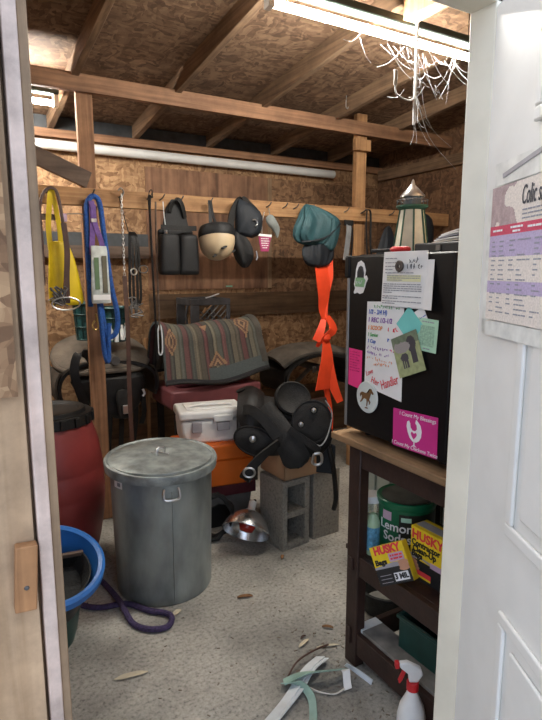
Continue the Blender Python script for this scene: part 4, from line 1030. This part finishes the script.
def left(t, w, h, d_):
    MB().box(.001, w-.001, -.0008, 0, 0, h*.42).build('picture_panel', 'black_print', t)
    MB().prism([(.001, h*.42), (w-.001, h*.42), (w-.001, h*.50), (w*.6, h*.54), (.001, h*.47)], -.0012, 0).build('grey_band', 'grey_print', t)
    text('HUSKY', .038, w*.5, h*.875, 'ink_red', t, bold=.002, sx=.88)
    text('Bags', .026, .008, h*.58, 'black_print', t, align='LEFT', bold=.0012)
    MB().box(w*.50, w*.93, -.002, 0, h*.55, h*.76).build('flash_label', 'lilac', t)
    lines(t, 'ink_red', [(w*.54, w*.9, h*.70), (w*.54, w*.9, h*.62)], y=-.0026, h=.006)
    MB().box(w*.50, w*.92, -.002, 0, h*.06, h*.27).build('size_label', 'white_print', t)
    text('3 MIL', .024, w*.71, h*.165, 'black_print', t, y=-.0026, bold=.0012, sx=.95)
    b = MB()
    for k in range(3): b.box(.012, w*.42, -.0014, 0, h*(.06+.09*k), h*(.075+.09*k))
    b.build('bag_stripes', 'grey_print', t)
    b = MB()
    for k in range(3): b.prism(circ(10, .02, .0085, w*.86, h*(.50-.075*k)), -.0022-.0001*k, 0)
    b.build('hand_picture', 'skin_print', t)
husky('yellow box of trash bags standing upright by the near table leg', (1.372, 1.362, .475), (0, 0, R(-88)), .19, .08, .19, right)
husky('yellow box of trash bags tilted sideways against the green tin', (1.245, 1.372, .455), (R(-14), R(-28), R(-62)), .135, .04, .135, left)

# lower shelf
t = thing('grey_board', 'worn grey board lying along the lowest table rail', 'board', (1.325, 1.095, .146))
MB().box(-.02, .085, 0, .44, 0, .014).build('plank', 'dust', t, bevel=.002)
MB().box(-.02, .085, .44, .485, 0, .0145).build('painted_end', 'strip_white', t, bevel=.002)
t = thing('green_bin', 'dark green open plastic bin on the lower table shelf', 'bin', (1.492, 1.222, .16), R(2))
b = MB(); w, d_, h = .12, .18, .135; q = .006
for (x0, x1, y0, y1, z0, z1) in ((-w, -w+q, -d_, d_, 0, h), (w-q, w, -d_, d_, 0, h), (-w, w, -d_, -d_+q, 0, h), (-w, w, d_-q, d_, 0, h), (-w, w, -d_, d_, 0, q),):
    b.box(x0, x1, y0, y1, z0, z1)
for (x0, x1, y0, y1) in ((-w-.008, -w, -d_-.008, d_+.008), (w, w+.008, -d_-.008, d_+.008), (-w, w, -d_-.008, -d_), (-w, w, d_, d_+.008)): b.box(x0, x1, y0, y1, h-.015, h)
b.build('body', 'green_plastic', t, bevel=.003)
t = thing('rubber_pan', 'black rubber feed pan on the floor behind the table leg', 'pan', (1.655, 1.785, 0))
MB().lathe([(0, .0), (.10, .0), (.11, .01), (.132, .11), (.142, .115), (.142, .125), (.128, .125), (.1, .025), (0, .02)], 40).build('pan_body', 'rubber', t)
MB().lathe([(0, .024), (.096, .024), (.098, .03), (0, .034)], 30).build('dried_residue', 'dust', t)

t = thing('spray_bottle', 'white spray bottle with red nozzle on the floor before the table', 'spray bottle', (1.228, 1.182, 0), R(150))
MB().lathe([(0, 0), (.044, 0), (.048, .008), (.048, .09), (.04, .13), (.022, .17), (.016, .19), (.016, .2)], 32).build('body', 'white_plastic', t)
MB().lathe([(.0, .222), (.019, .222), (.02, .218), (.02, .192), (.0, .192)], 22).build('collar', 'red_plastic', t)
MB().prism([(-.015, .222), (.014, .222), (.016, .25), (.046, .276), (.048, .292), (.02, .295), (-.024, .272), (-.032, .25)], -.010, .010).build('spray_head', 'white_plastic', t, bevel=.004)
MB().prism([(.048, .272), (.062, .272), (.062, .294), (.048, .294)], -.009, .009).build('nozzle', 'red_plastic', t, bevel=.002)
MB().prism([(.022, .268), (.034, .266), (.05, .225), (.046, .215), (.036, .228)], -.006, .006).build('trigger', 'red_plastic', t, bevel=.002)

# ---------------------------------------------------------------- refrigerator
FZ = .945
t = thing('mini_fridge', 'black compact refrigerator covered with papers standing on the table', 'refrigerator', (1.29, 1.155, FZ))
MB().box(.06, .48, .0, .50, .02, .665).build('cabinet', 'fridge_side', t, bevel=.006)
MB().box(.05, .485, -.005, .505, .665, .685).build('top_panel', 'fridge', t, bevel=.006)
MB().box(.0, .055, -.005, .495, .03, .68).build('door', 'fridge', t, bevel=.006)
MB().box(.002, .06, .497, .512, .03, .60).build('edge_trim', 'trim_silver', t, bevel=.004)
MB().box(-.006, .06, .49, .518, .60, .68).build('corner_cap', 'fridge', t, bevel=.006)
for y in (.06, .44):
    for x in (.07, .42): MB().lathe([(0, 0), (.016, 0), (.016, .025), (0, .025)], 14, Mx.Translation((x, y, 0))).build('foot', 'black_plastic', t)
MB().box(.012, .05, -.012, -.004, .02, .10).build('hinge', 'dull_steel', t, bevel=.003)
MB().lathe([(0, 0), (.012, .0), (.012, .014), (0, .016)], 14, Mx.Translation((.045, -.005, .13)) @ Mx.Rotation(PI/2, 4, 'X')).build('knob', 'lamp_white', t)
FR = R(-90)
FXf = 1.29
def fr(name, label, cat, y, z, group=None, off=.0015, tilt=0.):   # a thing hanging on the fridge door; local x runs right, z up
    return thing(name, label, cat, (FXf-off, y, z), 0, group, (0, tilt, FR) if not tilt else (Mx.Rotation(FR, 4, 'Z') @ Mx.Rotation(tilt, 4, 'Y')).to_euler())
# logo sticker
t = fr('logo_sticker', 'white and green horseshoe logo sticker at the fridge door top corner', 'sticker', 1.585, 1.542)
MB().prism([(-.03, -.055), (-.015, -.05), (.0, -.055), (.018, -.05), (.028, -.03), (.033, -.015), (.043, .0), (.035, .012), (.026, .01), (.03, .03), (.02, .055), (.003, .065), (-.015, .058), (-.025, .035), (-.028, .005), (-.035, -.02), (-.028, -.035), (-.036, -.05)], 0, .0012).build('backing', 'white_print', t)
MB().prism([(-.018, -.0), (-.017, .025), (-.008, .042), (.002, .047), (.014, .042), (.021, .022), (.021, .0)], -.0006, 0).build('dark_arch', 'ink', t)
MB().prism([(-.012, .0), (-.011, .018), (-.004, .032), (.002, .035), (.009, .03), (.015, .016), (.015, .0)], -.0014, 0).build('arch_filling', 'dark_plastic', t)
MB().prism([(-.026, -.028), (.022, -.03), (.03, -.004), (.02, .004), (-.024, .004)], -.0018, 0).build('green_band', mat('logo_green', (.22, .42, .22), .5), t)
b = MB(); scribble(b, -.022, .022, -.013, .014, y=-.0024, r=.001); b.build('lettering', 'white_print', t)
# white letter with round magnet
t = fr('paper_letter', 'thick white printed letter held by magnet at top of fridge door', 'paper', 1.355, 1.545, off=.009)
MB().grid(lambda u, v: (-.10+.20*u+.006*(1-v)*(1 if u > .5 else -1), .004*(2*u-1)**4-.002*(1-v), -.092+.18*v), 12, 10, .0012).build('front_sheet', 'paper', t, smooth=0)
MB().grid(lambda u, v: (-.06+.185*u+.012*(1-v)*u, .0072-.018*u*u*(1-v)*u, -.095+.155*v), 12, 10, .0015).build('back_sheets', 'paper', t, smooth=0)
rows = [(-.085, -.03, .066), (-.085, -.03, .052), (-.085, -.035, .040), (-.085, -.05, .030), (-.085, .05, .019)]
rows += [(-.092, .085, z) for z in (-.018, -.025, -.032, -.039)] + [(-.092, -.05, -.046), (-.095, .088, -.058), (-.095, -.02, -.065), (-.095, .085, -.075), (-.097, -.03, -.082)]
lines(t, 'ink_grey', rows, y=-.0034, h=.0028)
MB().box(-.075, .08, -.0032, -.0026, -.009, .012).build('highlighting', 'high', t)
lines(t, 'ink_grey', [(-.075, .08, .009), (-.075, .08, .002), (-.075, .0, -.005)], y=-.0040, h=.0026)
b = MB(); scribble(b, .028, .075, .060, .02, y=-.0038, r=.0011); scribble(b, .018, .09, .040, .018, y=-.0038, r=.0011); b.build('handwriting', 'ink', t)
t = fr('round_magnet', 'dark round magnet with a hole pinning the white letter', 'magnet', 1.362, 1.585, off=.019)
T = Mx.Rotation(PI/2, 4, 'X')
MB().lathe([(.005, 0), (.018, 0), (.019, .004), (.016, .007), (.007, .007), (.005, .004), (.005, 0)], 24, T).build('ring', mat('mag', (.05, .035, .03), .5), t)
# whiteboard list
t = fr('handwritten_list', 'tall white sheet of colourful handwriting on the fridge door', 'paper', 1.447, 1.15, off=.0025)
MB().prism([(-.097, .005), (.097, -.018), (.093, .32), (-.093, .312)], 0, .0012).build('sheet', 'paper', t)
rowdef = [('ink_green', .298, .013, -.055, .075), ('ink_blue', .276, .02, -.085, .07), ('ink_purple', .248, .021, -.085, .075), ('ink_orange', .220, .018, -.085, .08), ('ink_green', .195, .016, -.085, .02), ('ink_blue', .172, .017, -.085, .06), ('ink_purple', .150, .015, -.085, .06), ('ink_purple', .130, .013, -.085, .03), ('ink_orange', .111, .014, -.085, .05), ('ink_orange', .094, .014, -.05, .04)]
txts = ['', '1/2 - 3/4 H)', '1 REC 1/2-1/2', '1 SCOOP', '1 Senior', '1 Cup', '', '', '', '']
for (mm, z, h, x0, x1), tx in zip(rowdef, txts):
    if tx: text(tx, h*1.15, x0, z, mm, t, y=-.0014, align='LEFT', shear=.15, ang=R(1), bold=.0003, sx=.9, name='handwriting')
    else:
        b = MB(); scribble(b, x0, x1, z, h, r=.0009); b.build('handwriting', mm, t)
b = MB(); scribble(b, .02, .085, .222, .02, r=.0013); scribble(b, .03, .06, .15, .012); b.build('handwriting', 'ink_red', t)
b = MB(); scribble(b, .02, .08, .183, .022, r=.0014); b.build('handwriting', 'ink_blue', t)
text('Love', .026, -.07, .058, 'ink_red', t, ang=R(25), shear=.2, sx=.8, name='handwriting')
text('Her', .034, -.038, .03, 'ink_red', t, ang=R(-12), shear=.1, sx=.8, name='handwriting')
text('Handler', .046, .036, .038, 'ink_red', t, ang=R(24), shear=.1, sx=.62, name='handwriting')
# pink note
t = fr('pink_note', 'narrow hot pink note on left edge of the fridge door', 'note', 1.603, 1.14)
MB().prism([(-.037, .003), (.04, -.006), (.04, .141), (-.037, .143)], 0, .0012).build('sheet', 'pink', t)
b = MB()
for k in range(8): scribble(b, -.03, .03-.015*(k % 3 == 2), .131-.009*k-.001*k, .005, y=-.001, r=.0006)
b.build('handwriting', 'ink_crimson', t)
# horse disc
t = fr('horse_magnet', 'round white magnet with a brown trotting horse on fridge door', 'magnet', 1.522, 1.115, off=.006)
t.scale = (.78, 1, .78); T = Mx.Rotation(PI/2, 4, 'X')
MB().lathe([(0, -.003), (.073, -.003), (.075, 0), (.072, .003), (0, .0035)], 44, T).build('disc', 'disc_white', t)
HB = [(-.046, .008), (-.040, .018), (-.030, .022), (-.010, .020), (.008, .022), (.018, .030), (.026, .042), (.032, .046), (.035, .042), (.046, .030), (.050, .024), (.044, .020), (.034, .026), (.028, .014), (.024, .0), (.020, -.008), (.030, -.018), (.024, -.030), (.020, -.030), (.022, -.020), (.012, -.012), (.010, -.024), (.006, -.042), (.002, -.042), (.004, -.024), (.002, -.008), (-.014, -.006), (-.022, -.012), (-.030, -.022), (-.040, -.030), (-.044, -.028), (-.036, -.018), (-.030, -.006), (-.030, .004), (-.036, .008), (-.044, -.004)]
MB().prism(HB, -.0052, -.003).build('horse', 'horse_brown', t)
MB().prism([(.018, .031), (.026, .043), (.022, .044), (.012, .032), (.006, .022)], -.0060, -.003).build('mane', 'black_print', t)
MB().prism(circ(10, .012, .003, .002, -.05), -.0045, -.003).build('caption', 'horse_brown', t)
# photo of horses
def photo(u, v):
    g = (.36, .40, .20)
    if v > .72: g = (.16, .2, .13)
    x, z = u, v
    def el(cx, cz, a, c): return ((x-cx)/a)**2+((z-cz)/c)**2 < 1
    if el(.35, .70, .30, .13) or el(.14, .74, .1, .1): return (.34, .31, .30)
    if el(.70, .72, .17, .2) or (.62 < x < .82 and .25 < z < .7) : return (.055, .05, .06)
    if el(.36, .45, .15, .10) or (z < .45 and z > .18 and (abs(x-.27) < .03 or abs(x-.44) < .03 or abs(x-.35) < .02)): return (.07, .065, .075)
    return tuple(q*(1+.3*NZ.noise(V((u*9, v*9, 3)))) for q in g)
t = fr('horse_photo', 'small colour photograph of horses in a field on fridge door', 'photograph', 1.322, 1.30, off=.008, tilt=R(-22))
MB().grid(lambda u, v: (-.062+.124*u, 0, -.068+.136*v), 40, 44, .001, photo).build('print', 'attr', t, smooth=0)
t = fr('mint_card', 'mint green printed card at right of the fridge door', 'card', 1.245, 1.37, off=.004, tilt=R(3))
MB().box(-.042, .042, 0, .0012, -.052, .052).build('sheet', 'mint', t)
MB().box(-.03, .03, -.0006, 0, -.035, .03).build('print_block', mat('mint_dark', (.3, .5, .36), .7, var=.3, scale=160), t)
lines(t, 'ink_grey', [(-.025, .025, .042), (-.012, .015, -.043)], y=-.001, h=.003)
t = fr('teal_note', 'turquoise note tucked between list, photo and mint card', 'note', 1.318, 1.395, off=.0045, tilt=R(42))
MB().box(-.05, .04, 0, .0012, -.045, .04).build('sheet', 'aqua', t)
t = fr('white_note', 'tiny white slip behind turquoise note and mint card', 'note', 1.275, 1.41, off=.003, tilt=R(-30))
MB().box(-.03, .03, 0, .0012, -.03, .04).build('sheet', 'paper', t)
lines(t, 'ink_blue', [(-.04, .03, .01)], y=-.001)
# magenta magnet
t = fr('magenta_sign', 'magenta chicken magnet with white lettering low on the fridge door', 'magnet', 1.283, .975, off=.003)
MB().prism([(-.10, .0), (.10, .006), (.098, .14), (-.103, .13)], 0, .0025).build('plate', 'magenta', t)
OUT = [(-.034, .098), (-.026, .103), (-.020, .095), (-.017, .080), (-.008, .073), (.004, .073), (.012, .082), (.010, .094), (.003, .100), (.006, .112), (.014, .108), (.027, .097), (.033, .078), (.031, .058), (.023, .044), (.010, .036), (-.006, .036), (-.020, .046), (-.030, .064), (-.036, .082)]
MB().prism(OUT, -.0008, 0).build('chicken', 'white_print', t)
HT = [(0, .044), (.010, .055), (.014, .063), (.009, .069), (.0, .064), (-.009, .069), (-.014, .063), (-.010, .055)]
MB().prism([(x-.001, z) for x, z in HT], -.0014, 0).build('heart', 'magenta', t)
MB().prism([(-.001, .036), (.003, .036), (.003, .026), (.012, .020), (.002, .022), (-.008, .020), (-.001, .026)], -.0008, 0).build('chicken_leg', 'white_print', t)
text('I Count My Blessings', .0195, .01, .122, 'white_print', t, y=-.0008, shear=.15, ang=R(2))
text('I Count My Chickens Twice', .0185, .0, .0135, 'white_print', t, y=-.0008, shear=.15, ang=R(1))

# things on top of the fridge
ZT = FZ+.685
t = thing('model_lighthouse', 'cream model lighthouse with silver roof on top of fridge', 'ornament', (1.50, 1.555, ZT))
MB().lathe([(0, 0), (.066, 0), (.064, .01), (.042, .165), (0, .165)], 8, Mx.Rotation(R(10), 4, 'Z')).build('tower', 'cream_paint', t, smooth=20)
b = MB()
for k in range(8):
    a = 2*PI*k/8+R(10); b.tube([(.066*math.cos(a), .066*math.sin(a), .005), (.043*math.cos(a), .043*math.sin(a), .165)], .0035, 6)
b.build('corner_ribs', 'green_paint', t)
MB().lathe([(0, .162), (.045, .162), (.058, .172), (.058, .178), (0, .178)], 24).build('gallery', 'green_paint', t)
b = MB()
b.tube([(.056*math.cos(2*PI*i/20), .056*math.sin(2*PI*i/20), .196) for i in range(20)], .0018, 5, True)
for k in range(12):
    a = 2*PI*k/12; b.tube([(.056*math.cos(a), .056*math.sin(a), .177), (.056*math.cos(a), .056*math.sin(a), .196)], .0014, 5)
b.build('railing', 'dull_steel', t)
MB().lathe([(0, .178), (.032, .178), (.032, .212), (0, .212)], 8).build('lantern_room', mat('lantern_glass', (.15, .18, .2), .15), t, smooth=20)
MB().lathe([(.045, .208), (.044, .214), (.022, .238), (.008, .252), (.006, .262), (.002, .272), (0, .273)], 16).build('roof', 'steel', t)
t = thing('black_case', 'flat black case on top of the fridge under papers', 'case', (1.555, 1.315, ZT))
MB().box(-.13, .13, -.145, .145, 0, .035).build('body', 'dark_plastic', t, bevel=.006)
MB().box(-.134, -.13, .02, .04, .008, .027).build('clasp', 'dull_steel', t)
t = thing('paper_stack', 'loose stack of papers on the black case atop the fridge', 'papers', (1.56, 1.285, ZT+.035), R(6))
for k, mm in enumerate(('paper_cream', 'paper', 'ink_grey', 'paper', 'paper')):
    MB().grid(lambda u, v, k=k: (-.12+.24*u+.004*k, -.13+.24*v-.006*k, .006*k+.022*math.sin(PI*min(1, (1-v)*1.0+.0))**1.0*(.3+.16*k)), 8, 12, .004).build('sheets', mm, t)
t = thing('red_scissors', 'small red handled gadget lying at front corner atop the fridge', 'tool', (1.33, 1.45, ZT), R(-80))
MB().tube([(.02+.03*math.cos(a), .014*math.sin(a), .012) for a in [2*PI*i/18 for i in range(18)]], .010, 8, True).build('grip', 'red_plastic', t)
MB().box(-.10, -.005, -.01, .01, .004, .016).build('bar', 'dark_plastic', t, bevel=.003)

# ---------------------------------------------------------------- litter on the floor
t = thing('plastic_strips', 'tangle of white and green plastic strips on the floor in front', 'strips', (1.08, 1.56, 0))
def fl(pts, w, m, name, th=.003, z=.006):
    MB().ribbon(smoothpts([(x-1.08, y-1.56, zz) for x, y, zz in pts], 5), w, [(.5, -.8, .35)]*200, th).build(name, m, t)
fl([(.80, 1.46, .006), (.95, 1.53, .010), (1.08, 1.60, .03), (1.19, 1.655, .012)], .042, 'strip_white', 'strip')
fl([(.83, 1.45, .012), (1.0, 1.53, .018), (1.10, 1.585, .035), (1.20, 1.63, .018)], .026, 'strip_white', 'strip')
fl([(.98, 1.60, .02), (1.05, 1.575, .045), (1.13, 1.54, .05), (1.22, 1.53, .03)], .036, 'strip_green', 'strip')
fl([(.97, 1.60, .02), (1.02, 1.55, .03), (1.03, 1.49, .02), (1.0, 1.43, .008), (.97, 1.39, .006)], .030, 'strip_green', 'strip')
fl([(1.03, 1.57, .02), (1.07, 1.51, .01), (1.12, 1.47, .006), (1.17, 1.47, .008)], .008, 'paper_cream', 'thin_strip')
fl([(1.21, 1.53, .03), (1.20, 1.50, .05), (1.19, 1.48, .02), (1.18, 1.46, .008)], .032, 'paper', 'torn_flap')
fl([(1.22, 1.53, .05), (1.25, 1.50, .03), (1.28, 1.44, .010)], .022, 'strip_white', 'curled_strip')
MB().tube(smoothpts([(-.08, .05, .02), (0, .10, .03), (.10, .12, .03), (.17, .125, .025)], 5), .004, 6).build('wire', 'leather_brown', t)
def leaf(label, x, y, L, w, a, m, curl=.008, cat='leaf', name='dry_leaf'):
    b = MB()
    b.grid(lambda u, v: ((u-.5)*L, (v-.5)*w*math.sin(PI*min(max(u, .03), .97))**.8*(1+.15*math.sin(9*u)), .003+curl*(2*v-1)**2+.004*math.sin(3*u)), 14, 6, .0015)
    o = b.build(name, m, loc=(x, y, 0), rotz=R(a)); tag(o, label, cat)
leaf('single brown leaf on the floor right of the trash can', 1.118, 2.19, .075, .022, -20, 'leaf')
leaf('pale wood chip on the floor left of centre in front', .49, 1.945, .13, .03, -10, 'chip', .003, 'wood chip', 'wood_chip')
leaf('small pale wood chip on the floor near the plastic strips', 1.18, 1.765, .07, .018, 20, 'chip', .004, 'wood chip', 'wood_chip')
leaf('tiny pale scrap on the floor at the foot of the trash can', .79, 2.24, .05, .03, 30, 'chip', .003, 'scrap', 'wood_chip')
leaf('dark curled leaf beside the front table leg', 1.33, 1.80, .05, .014, -40, 'leaf')
leaf('small dark bark scrap between plastic strips and trash can', 1.20, 1.80, .03, .012, 10, 'leather_brown', .004, 'bark scrap', 'bark_scrap')
leaf('brown twig scrap left of the front table leg', 1.26, 1.70, .10, .012, -20, 'chip', .003, 'twig', 'twig_scrap')
leaf('small brown leaf lying just in front of the hollow concrete block', 1.47, 2.42, .04, .02, 50, 'leaf')

random.seed(11)
b = MB()
for k in range(170):
    if k < 70: x, y = random.gauss(1.22, .12), random.gauss(1.55, .25)
    else: x, y = random.uniform(.35, 1.9), random.uniform(1.1, 2.6)
    if (x-.835)**2+(y-2.535)**2 < .1: continue
    L = random.uniform(.003, .008); T = Mx.Translation((x, y, 0)) @ Mx.Rotation(random.uniform(0, 6.3), 4, 'Z')
    b.box(-L, L, -.0017, .0017, 0, .0025, T)
o = b.build('floor_debris', mat('debris', (.17, .135, .10), .9, var=.3), smooth=0); tag(o, 'scattered dark crumbs and wood shavings on the concrete floor', 'debris', kind='stuff')

# pieces that belong to a part rather than to the whole thing go one level deeper
def base(o): return o.name.rsplit('.', 1)[0] if o.name[-3:].isdigit() else o.name
def nest(kind, part, subs):
    for o in [x for x in bpy.data.objects if x.get('category') and base(x) == kind]:
        ch = list(o.children); host = [c for c in ch if base(c) == part]
        if host:
            for c in ch:
                if base(c) in subs and c is not host[0]: c.parent = host[0]
for k, p, q in (('mini_fridge', 'door', ('edge_trim', 'corner_cap')), ('cooler', 'lid', ('lid_panel', 'handle', 'latch_tab')), ('spray_bottle', 'spray_head', ('nozzle', 'trigger')),
                ('popcorn_tin', 'lid', ('lid_dust',)), ('popcorn_tin', 'body', ('dark_panel', 'lettering', 'emblem')), ('trash_can', 'lid', ('lid_handle', 'lid_wire')), ('trash_can', 'body', ('seam', 'handle_plate', 'handle', 'sticker', 'sticker_print')),
                ('magenta_sign', 'chicken', ('heart', 'chicken_leg')), ('horse_magnet', 'horse', ('mane',)), ('health_poster', 'sheet', ('lettering', 'printed_text')), ('handwritten_list', 'sheet', ('handwriting',)),
                ('paper_letter', 'front_sheet', ('printed_text', 'highlighting', 'handwriting')), ('trash_bag_box', 'carton', ('lettering', 'printed_text', 'picture_panel', 'grey_band', 'flash_label', 'hand_picture', 'badge', 'size_label', 'bag_stripes', 'top_print')),
                ('logo_sticker', 'backing', ('dark_arch', 'arch_filling', 'green_band', 'lettering')), ('riding_helmet', 'shell', ('vent',)), ('model_lighthouse', 'gallery', ('railing',)), ('model_lighthouse', 'tower', ('corner_ribs',)),
                ('plastic_pouch', 'sleeve', ('card', 'label')), ('pink_tag', 'tag_card', ('top_band', 'printed_text')), ('pommel_bag', 'main_pouch', ('ring', 'flap')), ('heat_lamp', 'socket', ('cord',)),
                ('western_saddle', 'fork', ('horn',)), ('western_saddle', 'latigo_strap', ('strap_keeper', 'cinch_ring')), ('western_saddle', 'stirrup_leather', ('stirrup_buckle',)), ('pale_saddle', 'centre_strap', ('buckle',)), ('pale_saddle', 'seat', ('binding',)), ('felt_saddle', 'seat', ('binding',)),
                ('saddle_blanket', 'woven_pad', ('hem_binding', 'end_wear_strip')), ('blue_rope', 'rope', ('snap',)), ('black_tray', 'tray_body', ('tray_rim',)), ('glass_jar', 'jar_glass', ('contents',)), ('blue_bottle', 'body', ('label',)), ('hanging_rod', 'rod', ('hook', 'plate'))):
    nest(k, p, q)

# ---------------------------------------------------------------- light and view
w = bpy.data.worlds.new('world'); S.world = w; w.use_nodes = True
bg = w.node_tree.nodes['Background']; bg.inputs[0].default_value = (.80, .92, 1.14, 1); bg.inputs[1].default_value = .82
S.view_settings.view_transform = 'Standard'; S.view_settings.look = 'None'; S.view_settings.gamma = 1; S.view_settings.use_curve_mapping = False
S.view_settings.exposure = 1.2
S.cycles.use_denoising = True
S.cycles.denoiser = 'OPENIMAGEDENOISE'; S.cycles.denoising_input_passes = 'RGB_ALBEDO_NORMAL'; S.cycles.denoising_prefilter = 'ACCURATE'
S.cycles.max_bounces = 8
